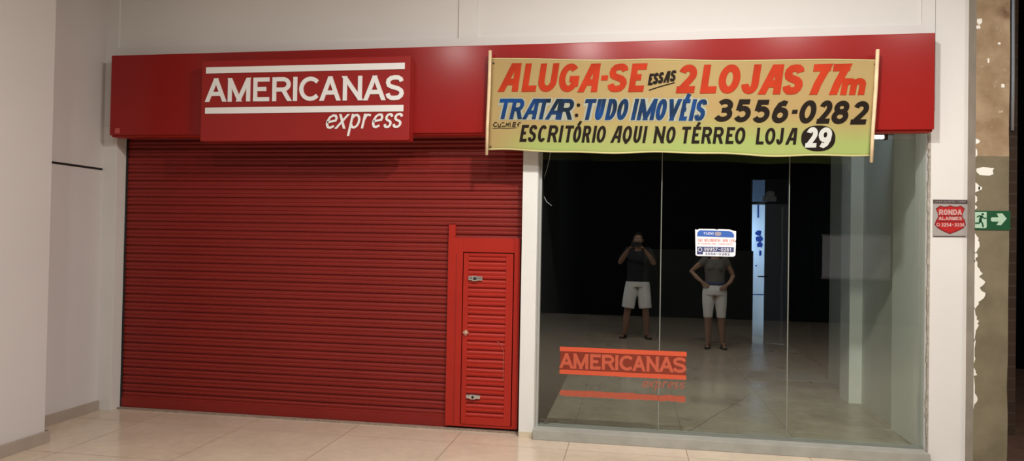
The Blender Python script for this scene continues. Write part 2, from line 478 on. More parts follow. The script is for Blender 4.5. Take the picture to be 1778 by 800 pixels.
S_CURVE = [(0.97, 0.80), (0.90, 0.92), (0.74, 0.99), (0.5, 1.0), (0.24, 0.97), (0.07, 0.87), (0.03, 0.75), (0.09, 0.63), (0.26, 0.56), (0.5, 0.51),
           (0.76, 0.45), (0.93, 0.36), (0.99, 0.24), (0.92, 0.11), (0.76, 0.02), (0.5, 0.0), (0.25, 0.01), (0.08, 0.09), (0.01, 0.22)]
G = {
    'A': [[(0, 0), (0.47, 1)], [(1, 0), (0.53, 1)], [(0.2, 0.30), (0.8, 0.30)]],
    'M': [[(0, 0), (0, 1)], [(0.03, 1), (0.5, 0)], [(0.5, 0), (0.97, 1)], [(1, 1), (1, 0)]],
    'E': [[(0, 0), (0, 1)], [(0, 1), (1, 1)], [(0, 0.52), (0.9, 0.52)], [(0, 0), (1, 0)]],
    'R': [[(0, 0), (0, 1)], [(0, 1), (0.6, 1)] + arc(0.6, 0.74, 0.4, 0.26, 80, -80, 10) + [(0.6, 0.48), (0, 0.48)], [(0.62, 0.46), (1, 0)]],
    'I': [[(0.5, 0), (0.5, 1)]],
    'C': [arc(0.5, 0.5, 0.5, 0.5, 42, 318, 26)],
    'N': [[(0, 0), (0, 1)], [(0.02, 1), (0.98, 0)], [(1, 0), (1, 1)]],
    'S': [S_CURVE],
    'L': [[(0, 1), (0, 0)], [(0, 0), (1, 0)]],
    'U': [[(0, 1), (0, 0.4)] + arc(0.5, 0.36, 0.5, 0.36, 180, 360, 14) + [(1, 0.4), (1, 1)]],
    'G': [arc(0.5, 0.5, 0.5, 0.5, 45, 330, 26) + [(1.0, 0.42)], [(1.0, 0.10), (1.0, 0.46)], [(0.55, 0.44), (1, 0.44)]],
    '-': [[(0, 0.5), (1, 0.5)]],
    'a': [[(0, 0), (0.62, 1)], [(1, 0), (0.97, 1)], [(0.3, 0.30), (0.95, 0.30)]],
    'q': [arc(0.5, 0.5, 0.5, 0.5, 90, 450, 28), [(0.52, 0.16), (0.48, -0.16)]],
    ':': [[(0.5, 0.05), (0.5, 0.17)], [(0.5, 0.70), (0.5, 0.82)]],
    '.': [[(0.5, 0.0), (0.5, 0.14)]],
    'T': [[(0, 1), (1, 1)], [(0.5, 1), (0.5, 0)]],
    'O': [arc(0.5, 0.5, 0.5, 0.5, 90, 450, 28)],
    'Q': [arc(0.5, 0.5, 0.5, 0.5, 90, 450, 28), [(0.55, 0.28), (1.0, -0.12)]],
    'J': [[(0.75, 1), (0.75, 0.3)] + arc(0.38, 0.28, 0.37, 0.28, 0, -180, 12)],
    'V': [[(0, 1), (0.5, 0)], [(0.5, 0), (1, 1)]],
    'D': [[(0, 0), (0, 1)], [(0, 1), (0.35, 1)] + arc(0.4, 0.5, 0.6, 0.5, 88, -88, 16) + [(0.35, 0), (0, 0)]],
    'P': [[(0, 0), (0, 1)], [(0, 1), (0.6, 1)] + arc(0.6, 0.73, 0.4, 0.27, 80, -80, 10) + [(0.6, 0.46), (0, 0.46)]],
    '2': [arc(0.5, 0.72, 0.5, 0.28, 165, -25, 14) + [(0.75, 0.44), (0.1, 0.03)], [(0.0, 0.0), (1, 0.0)]],
    '3': [arc(0.47, 0.75, 0.45, 0.25, 150, -82, 14), arc(0.47, 0.27, 0.53, 0.27, 84, -155, 16), [(0.3, 0.51), (0.6, 0.51)]],
    '4': [[(0.72, 0), (0.72, 1)], [(0.70, 1), (0.02, 0.30)], [(0, 0.27), (1, 0.27)]],
    '5': [[(0.95, 1), (0.15, 1)], [(0.17, 1), (0.08, 0.52)], [(0.08, 0.52)] + arc(0.48, 0.32, 0.52, 0.32, 130, -150, 18)],
    '6': [arc(0.5, 0.30, 0.5, 0.30, 90, 450, 22), [(0.92, 0.92), (0.6, 0.98), (0.3, 0.88), (0.07, 0.6), (0.0, 0.3)]],
    '7': [[(0, 1), (1, 1)], [(0.97, 1), (0.62, 0.66), (0.28, 0.32), (0.08, 0.0)]],
    '8': [arc(0.5, 0.76, 0.42, 0.24, 90, 450, 22), arc(0.5, 0.27, 0.5, 0.27, 90, 450, 24)],
    '9': [arc(0.5, 0.68, 0.5, 0.32, 90, 450, 22), [(1.0, 0.7), (0.93, 0.35), (0.7, 0.1), (0.42, 0.0), (0.08, 0.08)]],
    '0': [arc(0.5, 0.5, 0.5, 0.5, 90, 450, 28)],
    '1': [[(0.1, 0.76), (0.55, 1)], [(0.6, 1), (0.6, 0)]],
    'm': [[(0, 1), (0, 0)], [(0, 0.7)] + arc(0.27, 0.68, 0.23, 0.32, 160, 0, 10) + [(0.5, 0.0)], [(0.5, 0.7)] + arc(0.77, 0.68, 0.23, 0.32, 160, 0, 10) + [(1, 0.0)]],
    'e': [[(0.02, 0.46), (0.9, 0.58), (0.97, 0.78), (0.8, 0.98), (0.5, 1.0), (0.2, 0.85), (0.03, 0.55), (0.03, 0.28), (0.2, 0.06), (0.48, 0.0), (0.85, 0.14)]],
    'x': [[(0, 0), (1, 1)], [(0.15, 1), (0.88, 0)]],
    'p': [[(0.08, 1), (0.08, -0.68)], [(0.08, 0.68)] + arc(0.52, 0.5, 0.45, 0.5, 140, -150, 18)],
    'r': [[(0.1, 1), (0.1, 0)], [(0.1, 0.55), (0.32, 0.88), (0.6, 1.0), (1.0, 0.97)]],
    's': [S_CURVE],
}
ACUTE = [(0.42, 1.12), (0.85, 1.42)]


def stroke(bm, pts, hw, y0, y1, warp, cuts):
    """one brush stroke in world x,z with mitred corners; cuts = optional end lines"""
    P2 = []
    for p in pts:
        v = Vector((p[0], p[1]))
        if not P2 or (v-P2[-1]).length > 1e-5:
            P2.append(v)
    # subdivide long pieces so that the letters can follow the cloth
    Q = [P2[0]]
    for a, b in zip(P2, P2[1:]):
        k = max(1, int((b-a).length/0.06))
        Q += [a.lerp(b, (i+1)/k) for i in range(k)]
    P2 = Q
    n = len(P2)
    closed = (P2[0]-P2[-1]).length < 1e-4 and n > 4
    if closed:
        P2 = P2[:-1]
        n -= 1
    L, R = [], []
    for i, p in enumerate(P2):
        a = P2[(i-1) % n] if (closed or i > 0) else None
        b = P2[(i+1) % n] if (closed or i < n-1) else None
        d0 = (p-a).normalized() if a is not None else None
        d1 = (b-p).normalized() if b is not None else None
        if d0 is None:
            d0 = d1
        if d1 is None:
            d1 = d0
        t = (d0+d1).normalized()
        nn = Vector((-t.y, t.x))
        c = max(0.5, nn.dot(Vector((-d0.y, d0.x))))
        L.append(p+nn*(hw/c))
        R.append(p-nn*(hw/c))
    if not closed:
        for idx, inner in ((0, 1), (n-1, n-2)):
            cut = cuts[0 if idx == 0 else 1]
            if cut is None:
                continue
            axis, val = cut
            d = (P2[idx]-P2[inner])
            if abs(d[axis]) < 1e-6:
                continue
            for arr in (L, R):
                arr[idx] = arr[idx] + d*((val-arr[idx][axis])/d[axis])
    w = warp or (lambda x, z: 0.0)
    fr = [(bm.verts.new((l.x, y0+w(l.x, l.y), l.y)), bm.verts.new((r.x, y0+w(r.x, r.y), r.y))) for l, r in zip(L, R)]
    bk = [(bm.verts.new((l.x, y1+w(l.x, l.y), l.y)), bm.verts.new((r.x, y1+w(r.x, r.y), r.y))) for l, r in zip(L, R)]
    m_ = n if closed else n-1
    for i in range(m_):
        j = (i+1) % n
        bm.faces.new((fr[i][0], fr[i][1], fr[j][1], fr[j][0]))
        bm.faces.new((fr[i][0], fr[j][0], bk[j][0], bk[i][0]))
        bm.faces.new((fr[i][1], bk[i][1], bk[j][1], fr[j][1]))
    if not closed:
        for i in (0, n-1):
            bm.faces.new((fr[i][0], bk[i][0], bk[i][1], fr[i][1]))


def glyph(bm, ch, x0, x1, z0, z1, wt, y0, y1, slant=0.0, warp=None, accent=False, squash=1.0):
    """draw one letter in the box x0..x1, z0..z1 with stroke width wt"""
    hw = wt/2
    h = z1-z0
    w = x1-x0
    if ch == '-':
        hw *= 0.8
    strokes = list(G[ch])
    if accent:
        strokes.append(ACUTE)

    def mp(p):
        if ch in 'I:.':
            x = x0 + w*0.5
        else:
            x = x0+hw+p[0]*(w-2*hw)
        z = z0+hw*squash+p[1]*(h-2*hw*squash)
        return Vector((x, z))
    for si, s in enumerate(strokes):
        pts = [mp(p) for p in s]
        cuts = []
        for e, inn in ((0, 1), (-1, -2)):
            d = pts[e]-pts[inn]
            u, v = s[e]
            c = None
            if abs(d.y) > 0.3*d.length and v in (0, 1):
                c = (1, z0 if v == 0 else z1)
            elif abs(d.x) > 0.7*d.length and u in (0, 1) and ch not in 'C':
                c = (0, x0 if u == 0 else x0+w)
            cuts.append(c)
        tmp = bmesh.new()
        stroke(tmp, pts, hw, y0-0.0002*si, y1, None, cuts)   # each stroke lies a hair over the one before
        for v in tmp.verts:
            v.co.x += slant*(v.co.z-z0)
            if warp:
                v.co.y += warp(v.co.x, v.co.z)
        merge(bm, tmp)
    bmesh.ops.recalc_face_normals(bm, faces=bm.faces)
    return bm


def word(bm, letters, yb, yt, Yp, wt, depth, slant=0.0, warp=None, squash=1.0):
    """letters = [(char, px0, px1)] with pixel baselines yb=(x,y,x,y) and tops yt of the photograph, on the plane y = Yp"""
    def lin(l, x):
        return l[1]+(l[3]-l[1])*(x-l[0])/(l[2]-l[0])
    for ch, a, b in letters:
        acc = len(ch) > 1
        c = ch[0]
        m_ = (a+b)/2
        z0 = at(m_, lin(yb, m_), Yp).z
        z1 = at(m_, lin(yt, m_), Yp).z
        if c in 'm' and False:
            z1 = z0+(z1-z0)*0.6
        xa, xb = at(a, lin(yb, a), Yp).x, at(b, lin(yb, b), Yp).x
        glyph(bm, c, xa, xb, z0, z1, wt*(z1-z0), Yp-depth, Yp, slant, warp, acc, squash)
    return bm


# ================================================================== SETTING
GY = -0.05                   # glass plane
FY = -0.13                   # face of the posts and of the wall
# floor of the corridor
b = bmesh.new()
box(b, -9.0, 7.0, -10.0, 0.02, -0.10, 0.0)
struct('floor', b, M['floor'])
# granite threshold under the shutter
b = bmesh.new()
box(b, -4.50, -0.87, -0.05, 0.16, 0.0, 0.012, 0.003)
struct('trim_1', b, M['threshold'])

# wall above the shop fronts with two slightly sunk panels
b = bmesh.new()
ZT = 4.2
def panel_wall(bm, x0, x1, z0, z1, y, holes, d):
    xs = sorted({x0, x1, *[h[0] for h in holes], *[h[1] for h in holes]})
    zs = sorted({z0, z1, *[h[2] for h in holes], *[h[3] for h in holes]})
    for i in range(len(xs)-1):
        for j in range(len(zs)-1):
            cxm, czm = (xs[i]+xs[i+1])/2, (zs[j]+zs[j+1])/2
            ins = any(h[0] < cxm < h[1] and h[2] < czm < h[3] for h in holes)
            yy = y+d if ins else y
            box(bm, xs[i], xs[i+1], yy, y+0.20, zs[j], zs[j+1])
panel_wall(b, -4.62, 2.149, 2.50, ZT, FY, [(-4.50, -1.42, 3.185, ZT), (-1.268, 2.06, 3.185, ZT)], 0.018)
struct('wall_front', b, M['white_wall'])

# left wall: near part stands forward, far part steps back
b = bmesh.new()
box(b, -4.9, -4.262, -5.2, -1.095, 0, ZT)
struct('wall_left', b, M['left_wall'])
b = bmesh.new()
box(b, -4.9, -4.62, -1.095, 0.15, 0, 2.105)
box(b, -4.9, -4.62, -1.095, 0.15, 2.125, ZT)
box(b, -4.9, -4.632, -1.095, 0.15, 2.105, 2.125)
struct('wall_left', b, M['left_wall'])
b = bmesh.new()
box(b, -4.6325, -4.628, -1.095, -0.13, 2.105, 2.125)
struct('trim_2', b, M['gap'])
b = bmesh.new()
box(b, -4.27, -4.232, -5.2, -1.075, 0, 0.085, 0.003)
box(b, -4.62, -4.24, -1.095, -1.068, 0, 0.085, 0.003)
struct('baseboard_left', b, M['baseboard'])
b = bmesh.new()
box(b, -4.63, -4.598, -1.07, -0.13, 0, 0.085, 0.003)
struct('baseboard_left', b, M['baseboard'])

# posts either side of the shutter, sill and pier
b = bmesh.new()
box(b, -4.64, -4.488, FY, 0.16, 0, 2.499, 0.004)
struct('trim_3', b, M['gloss_trim'])
b = bmesh.new()
box(b, -0.872, -0.752, FY, 0.30, 0.0, 2.499, 0.004)
struct('trim_4', b, M['post'])
b = bmesh.new()
box(b, -0.868, -0.756, FY-0.004, FY+0.01, 0.0, 0.045, 0.001)
struct('baseboard_post', b, mat('dusty_paint', (0.62, 0.54, 0.40), 0.7))
b = bmesh.new()
box(b, -0.752, 2.125, -0.185, 0.06, 0.0, 0.078, 0.006)
struct('trim_5', b, M['sill'])
b = bmesh.new()
# pier between the glass and the raw column
box(b, 2.125, 2.40, FY, 0.15, 0, 2.55)
box(b, 2.125, 2.152, FY+0.001, 0.15, 2.52, 2.55)
box(b, 2.152, 2.40, FY, 0.15, 2.55, ZT)
struct('wall_right', b, M['white_wall'])
# ragged sealant down the glass edge
b = bmesh.new()
z = 0.08
while z < 2.42:
    dz = random.uniform(0.02, 0.09)
    wdt = random.uniform(0.004, 0.014)
    box(b, 2.128-wdt-0.006, 2.128, FY-0.002, FY+0.02, z, z+dz)
    z += dz
struct('trim_6', b, M['sealant'])

# raw plaster column at the right
b = bmesh.new()
box(b, 2.374, 2.592, -0.25, 0.2, 0, ZT)
bmesh.ops.subdivide_edges(b, edges=b.edges, cuts=20, use_grid_fill=True)
for v in b.verts:
    if v.co.x > 2.58:
        v.co.x += random.uniform(-0.006, 0.003)
col_o = struct('wall_right', b, [M['plaster'], M['plaster_side']])
for p in col_o.data.polygons:
    if p.normal.x < -0.7:
        p.material_index = 1


def blot(bm, cx, cz, w, h, y, seed, n=26, jag=0.35):
    r = random.Random(seed)
    pts = []
    for i in range(n):
        a = 2*PI*i/n
        k = 1 - jag*r.random()
        ca, sa = math.cos(a), math.sin(a)
        e = 0.6
        pts.append((cx + w/2*k*math.copysign(abs(ca)**e, ca), cz + h/2*k*math.copysign(abs(sa)**e, sa)))
    prism(bm, pts, y-0.0022, y+0.001)


b = bmesh.new()
# the tall ragged strip of old paint along the column's left edge
rr = random.Random(3)
def ragged(z0, z1, wmin, wmax, seed):
    r = random.Random(seed)
    n = int((z1-z0)/0.018)+2
    left = [(2.3745, z0+(z1-z0)*i/n) for i in range(n+1)]
    w0 = 0.3
    right = []
    for i in range(n+1):
        w0 = min(1, max(0, w0 + r.uniform(-0.5, 0.5)))
        env = min(1, 3.0*min(i, n-i)/n+0.15)
        right.append((2.3745+(wmin+(wmax-wmin)*w0)*env, z0+(z1-z0)*i/n+r.uniform(-0.004, 0.004)))
    prism(b, left+right[::-1], -0.2522, -0.249)
ragged(1.13, 1.475, 0.018, 0.070, 5)
ragged(0.90, 1.14, 0.010, 0.046, 16)
ragged(0.755, 0.92, 0.004, 0.036, 7)
ragged(0.66, 0.715, 0.010, 0.045, 6)
ragged(0.43, 0.655, 0.008, 0.036, 8)
ragged(1.46, 1.53, 0.006, 0.04, 9)
for k, (za, zb) in enumerate(((1.52, 1.66), (1.83, 1.86), (1.88, 1.93), (1.95, 2.02), (2.20, 2.26), (2.29, 2.33))):
    ragged(za, zb, 0.01, 0.03, 20+k)
blot(b, 2.437, 2.10, 0.125, 0.062, -0.25, 2, jag=0.22)
blot(b, 2.392, 3.16, 0.035, 0.05, -0.25, 4)
blot(b, 2.385, 3.12, 0.03, 0.03, -0.25, 5)
blot(b, 2.452, 2.88, 0.014, 0.04, -0.25, 6)
blot(b, 2.545, 2.70, 0.024, 0.03, -0.25, 7)
blot(b, 2.52, 3.0, 0.02, 0.02, -0.25, 8)
blot(b, 2.405, 1.98, 0.03, 0.03, -0.25, 10)
fl = link('paint_remnant', b, M['paint_flake'], col_o)

# passage beyond the column
b = bmesh.new()
box(b, 2.40, 3.165, 0.85, 1.2, 0, ZT)
struct('wall_passage', b, M['brick'])
b = bmesh.new()
box(b, 2.4, 7.0, 4.6, 4.8, 0, ZT)
box(b, 6.9, 7.0, 0.02, 4.6, 0, ZT)
struct('wall_passage', b, M['rear_dark'])
b = bmesh.new()
box(b, 2.35, 7.0, 0.02, 4.8, -0.1, 0.002)
struct('floor', b, M['dark_floor'])
b = bmesh.new()
box(b, 2.3, 7.0, -0.4, 4.8, ZT, ZT+0.1)
struct('ceiling', b, M['rear_dark'])

# corridor ceiling and the unlit shop fronts opposite
b = bmesh.new()
box(b, -5.0, 7.0, -10.2, 0.1, ZT, ZT+0.12)
struct('ceiling', b, M['rear_ceiling'])
b = bmesh.new()
box(b, -9.0, 7.0, -10.1, -9.9, 0, ZT)
struct('wall_rear', b, M['rear_dark'])
b = bmesh.new()
box(b, 6.9, 7.0, -10.0, 0.02, 0, ZT)
struct('wall_right', b, M['rear_dark'])

# ------------------------------------------------------------------ shop interior
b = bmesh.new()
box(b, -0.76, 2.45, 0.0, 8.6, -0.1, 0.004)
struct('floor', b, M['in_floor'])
b = bmesh.new()
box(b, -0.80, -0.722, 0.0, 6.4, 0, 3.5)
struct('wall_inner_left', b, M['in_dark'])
b = bmesh.new()
box(b, 2.20, 2.45, 0.05, 0.85, 0, 2.6)
struct('wall_inner_right', b, M['in_pier'])
b = bmesh.new()
box(b, 2.25, 2.45, 0.85, 3.05, 0, 3.5)
struct('wall_inner_right', b, M['in_right'])
b = bmesh.new()
box(b, 2.132, 2.30, 1.83, 2.15, 0, 3.5, 0.004)
struct('wall_inner_pilaster', b, M['in_pier'])
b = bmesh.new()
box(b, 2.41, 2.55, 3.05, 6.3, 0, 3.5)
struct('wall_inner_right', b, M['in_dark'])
# back wall with a doorway at its right end
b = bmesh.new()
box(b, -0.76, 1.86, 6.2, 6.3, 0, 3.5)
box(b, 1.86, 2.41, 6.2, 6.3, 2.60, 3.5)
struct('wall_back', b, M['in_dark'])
b = bmesh.new()
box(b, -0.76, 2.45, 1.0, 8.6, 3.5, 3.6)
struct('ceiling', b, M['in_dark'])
b = bmesh.new()
box(b, -0.76, 2.25, 0.02, 1.0, 2.54, 2.62)
struct('ceiling', b, M['in_ceiling'])
b = bmesh.new()
box(b, 0.176, 1.86, 5.95, 6.05, 0, 1.46, 0.004)
struct('wall_inner_low', b, M['in_low'])
# conduit on the passage brickwork
b = bmesh.new()
tube(b, [(3.12, 0.835, 2.55), (3.122, 0.835, 3.0), (3.12, 0.835, 3.5), (3.12, 0.835, ZT)], 0.012, 10)
tag(link('conduit', b, M['cable'], None, True), 'thin grey conduit running down the dark brick wall beyond the raw column', 'pipe')
# pale board on the shop front opposite
q0, q1 = at(1428, 408, 9.8), at(1545, 485, 9.8)
wb = thing('wall_board', 'pale blank board on the dark wall opposite, mirrored in the right pane', 'board', (q0.x, -9.9, q1.z))
b = bmesh.new()
box(b, q0.x, q1.x, -9.9, -9.875, q1.z, q0.z, 0.004)
link('panel', b, M['notice_white'], wb)
for za, zb in ((q1.z-0.02, q1.z+0.02), (q0.z-0.02, q0.z+0.02)):
    b = bmesh.new()
    box(b, q0.x-0.02, q1.x+0.02, -9.9, -9.868, za, zb, 0.003)
    link('frame', b, M['aluminium'], wb)
# small daylit back room
b = bmesh.new()
box(b, 1.2, 3.6, 8.0, 8.1, 0, 3.0)
box(b, 3.6, 3.7, 6.3, 8.1, 0, 3.0)
struct('wall_back_room', b, M['bright_white'])
b = bmesh.new()
box(b, 1.1, 1.2, 6.3, 8.1, 0, 3.0)
struct('wall_back_room', b, M['bright_white'])
b = bmesh.new()
box(b, 1.1, 3.7, 6.3, 8.1, 3.0, 3.1)
struct('ceiling', b, M['bright_white'])
al = bpy.data.lights.new('back_room_daylight', 'AREA')
al.energy = DAY_BACKROOM
al.color = (0.40, 0.62, 1.0)
al.size = 0.5
ao = bpy.data.objects.new('back_room_daylight', al)
ao.location = (1.45, 6.62, 1.7)
ao.rotation_euler = (PI/2, 0, -0.6)
C.objects.link(ao)
# doorway: frame with transom, leaf standing ajar, closer on the transom
b = bmesh.new()
box(b, 1.84, 1.865, 6.15, 6.32, 0, 2.60)
box(b, 1.86, 2.40, 6.16, 6.22, 2.20, 2.245)
d1 = struct('door_1', b, M['dark_metal'])
b = bmesh.new()
box(b, 1.866, 2.06, 6.185, 6.19, 2.246, 2.60)
link('transom_glass', b, M['transom'], d1)
b = bmesh.new()
box(b, 2.06, 2.40, 6.165, 6.20, 2.246, 2.60)
link('transom_panel', b, M['dark_metal'], d1)
b = bmesh.new()
a0 = Vector((2.385, 6.17, 0))
box(b, 2.055, 2.40, 6.10, 6.14, 0.008, 2.205, 0.004)
link('door_leaf', b, M['door_grey'], d1)
b = bmesh.new()
for i in range(12):
    z0, z1 = 0.06+i*0.175, 0.06+(i+1)*0.175
    o0 = 0.006*math.sin(i*1.1)
    box(b, 2.305+o0, 2.328+o0, 6.09, 6.12, z0, z1)
link('edge_strip', b, M['notice_white'], d1)
b = bmesh.new()
box(b, 2.02, 2.22, 6.08, 6.16, 2.25, 2.33, 0.01)
ball(b, (2.13, 6.10, 2.36), (0.07, 0.05, 0.06))
tube(b, [(2.12, 6.08, 2.27), (2.02, 6.0, 2.22), (1.9, 6.08, 2.2)], 0.012, 8)
link('door_closer', b, M['notice_white'], d1)
b = bmesh.new()
tube(b, [(1.96, 6.12, 1.06), (1.96, 6.06, 1.06), (2.10, 6.06, 1.06)], 0.012, 8)
link('door_handle', b, M['steel'], d1)
# white pier in the back room with brushed blue marks
b = bmesh.new()
box(b, 1.90, 2.60, 7.10, 7.30, 0.0, 3.0, 0.004)
pier_o = struct('wall_back_room', b, M['bright_white'])
b = bmesh.new()
prism(b, [(2.10, 2.02), (2.125, 2.02), (2.122, 2.28), (2.098, 2.28)], 7.0965, 7.101)
for k_, (zx, zw) in enumerate(((1.76, 0.11), (1.66, 0.13), (1.56, 0.10), (1.42, 0.05))):
    blot(b, 2.12+0.012*k_, zx, zw, 0.11, 7.099, 30+k_)
blot(b, 2.09, 1.2, 0.03, 0.03, 7.099, 38)
box(b, 2.03, 2.26, 7.095, 7.10, 0.70, 0.715)
link('brush_mark', b, M['blue_paint'], pier_o)

# ================================================================== SHUTTER
SB = 0.035
sh = thing('roller_shutter', 'large closed red corrugated metal roller shutter left of the glass shopfront', 'shutter', (-2.69, 0.02, 0.012))


def slats(bm, x0, x1, z0, z1, y, p=0.0722, amp=1.0):
    prof = [(0.0, 0.013), (0.10, 0.013), (0.17, 0.001), (0.34, -0.003), (0.52, -0.001), (0.56, 0.004), (0.60, 0.001), (0.80, -0.003), (0.965, 0.002), (0.995, 0.013)]
    rows = []
    k = math.floor(z0/p)
    while k*p < z1:
        for f, dy in prof:
            z = (k+f)*p
            if z0 <= z <= z1:
                rows.append((z, y+dy*amp))
        k += 1
    rows = [(z0, rows[0][1])]+rows+[(z1, rows[-1][1])]
    va = [bm.verts.new((x0, yy, z)) for z, yy in rows]
    vb = [bm.verts.new((x1, yy, z)) for z, yy in rows]
    ba = [bm.verts.new((x0, y+0.022, z)) for z, yy in rows]
    bb = [bm.verts.new((x1, y+0.022, z)) for z, yy in rows]
    for i in range(len(rows)-1):
        bm.faces.new((va[i], vb[i], vb[i+1], va[i+1]))
        bm.faces.new((ba[i], ba[i+1], bb[i+1], bb[i]))
        bm.faces.new((va[i], va[i+1], ba[i+1], ba[i]))
        bm.faces.new((vb[i], bb[i], bb[i+1], vb[i+1]))
    bm.faces.new((va[0], ba[0], bb[0], vb[0]))
    bm.faces.new((va[-1], vb[-1], bb[-1], ba[-1]))


b = bmesh.new()
box(b, -4.64, -0.80, 0.14, 0.17, 0.0, 2.6)  # unseen panel added to stop light leaking through the wicket gaps
struct('shutter_light_block', b, M['in_dark'])
DX0, DX1, DZ = -1.485, -0.905, 1.57
b = bmesh.new()
slats(b, -4.476, DX0+0.01, 0.09, 2.50, 0.0)
slats(b, DX0+0.01, -0.89, DZ-0.01, 2.50, 0.0)
link('slat_curtain', b, M['red_shutter'], sh)
b = bmesh.new()
box(b, -4.476, DX0+0.01, -0.012, 0.022, 0.014, 0.092, 0.003)
link('bottom_bar', b, M['red_shutter'], sh)
b = bmesh.new()
box(b, -4.487, -4.474, -0.012, 0.05, 0.012, 2.50)
link('guide_rail', b, M['gap'], sh)
b = bmesh.new()
box(b, -0.890, -0.874, -0.01, 0.05, 0.012, 2.50)
link('guide_rail', b, M['gap'], sh)
b = bmesh.new()
box(b, DX0-0.012, -1.372, -0.034, 0.0, 0.030, DZ, 0.003)
box(b, -0.945, DX1+0.008, -0.034, 0.0, 0.030, DZ, 0.003)
box(b, -1.372, -0.945, -0.034, 0.0, DZ-0.118, DZ, 0.003)
box(b, DX0-0.012, DX0+0.044, -0.028, 0.0, DZ, 1.675, 0.003)
box(b, -1.372, -0.945, -0.034, 0.0, 0.030, 0.05, 0.002)
wf = link('wicket_frame', b, M['red_door'], sh)
b = bmesh.new()
box(b, -1.428, -1.423, -0.036, -0.03, 0.04, 1.43)
link('frame_seam', b, mat('red_door_seam', (0.22, 0.008, 0.006), 0.6), wf)
b = bmesh.new()
# the wicket leaf: a flat rim around louvred slats
lx0, lx1, lz0, lz1 = -1.364, -0.952, 0.052, DZ-0.126
box(b, lx0, -1.322, -0.040, -0.008, lz0, lz1, 0.003)
box(b, -1.01, lx1, -0.040, -0.008, lz0, lz1, 0.003)
box(b, -1.322, -1.01, -0.040, -0.008, lz0, lz0+0.06, 0.003)
box(b, -1.322, -1.01, -0.040, -0.008, lz1-0.022, lz1, 0.003)
slats(b, -1.322, -1.01, lz0+0.06, lz1-0.022, -0.034, 0.0722, 1.1)
leaf = link('wicket_door', b, M['red_door'], sh)
for px, py in ((826, 483), (822, 688)):
    p = at(px, py, -0.04)
    b = bmesh.new()
    box(b, p.x-0.058, p.x+0.058, -0.054, -0.036, p.z-0.016, p.z+0.016, 0.006)
    box(b, p.x-0.026, p.x+0.020, -0.062, -0.052, p.z-0.020, p.z+0.020, 0.005)
    lt = link('latch', b, M['steel'], leaf)
    b = bmesh.new()
    tube(b, [(p.x-0.002, -0.050, p.z-0.002), (p.x-0.002, -0.0655, p.z-0.002)], 0.011, 12)
    lt2 = link('latch', b, M['black'], leaf)
    lt2['label'] = 'round black keyhole of the latch'
p = at(809, 577, -0.04)
b = bmesh.new()
prism(b, [(p.x-0.026, p.z), (p.x, p.z-0.026), (p.x+0.026, p.z), (p.x, p.z+0.026)], -0.052, -0.036)
ball(b, (p.x, -0.056, p.z), (0.012, 0.008, 0.012))
link('door_knob', b, M['brass'], leaf)
# chalky scratch arc on the wicket leaf
b = bmesh.new()
tube(b, [(-1.075, -0.0395, 0.735), (-1.04, -0.0395, 0.71), (-1.022, -0.0395, 0.66), (-1.018, -0.0395, 0.58), (-1.018, -0.0395, 0.50), (-1.02, -0.0395, 0.42)], 0.0018, 6)
link('scratch', b, mat('chalky_scratch', (0.50, 0.13, 0.09), 0.8), leaf)

# ================================================================== FASCIA AND SIGN
fy = -0.25
fas = thing('fascia_board', 'long glossy red fascia board running above shutter and glass front', 'fascia', (-1.18, fy, 2.40))
b = bmesh.new()
box(b, -4.468, 2.104, fy, FY-0.002, 2.398, 3.088, 0.005)
link('panel', b, M['red_fascia'], fas)
b = bmesh.new()
p = at(204, 227, fy)
box(b, p.x-0.022, p.x+0.022, fy-0.004, fy+0.001, p.z-0.022, p.z+0.022, 0.002)
link('corner_tab', b, mat('faded_red_tab', (0.52, 0.09, 0.08), 0.6), fas)
b = bmesh.new()
box(b, -4.46, 2.098, fy+0.02, FY-0.002, 2.385, 2.399)
link('bottom_channel', b, M['red_door'], fas)

sy = -0.37
sg = thing('shop_sign', 'red box sign with raised white AMERICANAS express lettering on the fascia', 'sign', (-2.64, sy, 2.32))
b = bmesh.new()
box(b, -3.535, -1.746, sy, fy-0.001, 2.325, 2.988, 0.006)
link('sign_box', b, M['red_sign'], sg)


def quad_bar(bm, p0, p1, p2, p3, Y, d):
    """bar given by its four corners in the photograph, set on the plane y = Y"""
    pts = [at(*q, Y) for q in (p0, p1, p2, p3)]
    zt = (pts[0].z+pts[1].z)/2
    zb = (pts[2].z+pts[3].z)/2
    xl = (pts[0].x+pts[3].x)/2
    xr = (pts[1].x+pts[2].x)/2
    box(bm, xl, xr, Y-d, Y, zb, zt)


for q in (((358.7, 116.5), (703, 110), (703, 120), (358.7, 128)), ((357, 187), (700.7, 182.5), (700.7, 193.5), (357, 197.5))):
    b = bmesh.new()
    quad_bar(b, *q, sy, 0.008)
    link('stripe', b, M['sign_white'], sg)
LET = [('A', 110, 250), ('M', 262, 420), ('E', 438, 552), ('R', 570, 700), ('I', 713, 747), ('C', 757, 916), ('A', 903, 1043), ('N', 1060, 1196), ('A', 1208, 1355), ('S', 1355, 1488)]
for ch, a, e in LET:
    b = bmesh.new()
    word(b, [(ch, 330+(a+2)/4, 330+(e-2)/4)], (357.5, 177, 702, 173.8), (357.5, 136.5, 702, 130.5), sy, 0.172, 0.008)
    link('letter', b, M['sign_white'], sg)
for ch, a, e in (('e', 936, 1012), ('x', 1010, 1082), ('p', 1098, 1172), ('r', 1184, 1236), ('e', 1256, 1328), ('s', 1340, 1394), ('s', 1402, 1462)):
    b = bmesh.new()
    word(b, [(ch, 330+a/4, 330+e/4)], (564, 224, 700, 222.0), (564, 199, 700, 196), sy, 0.15, 0.007, 0.22)
    link('letter', b, M['sign_white'], sg)

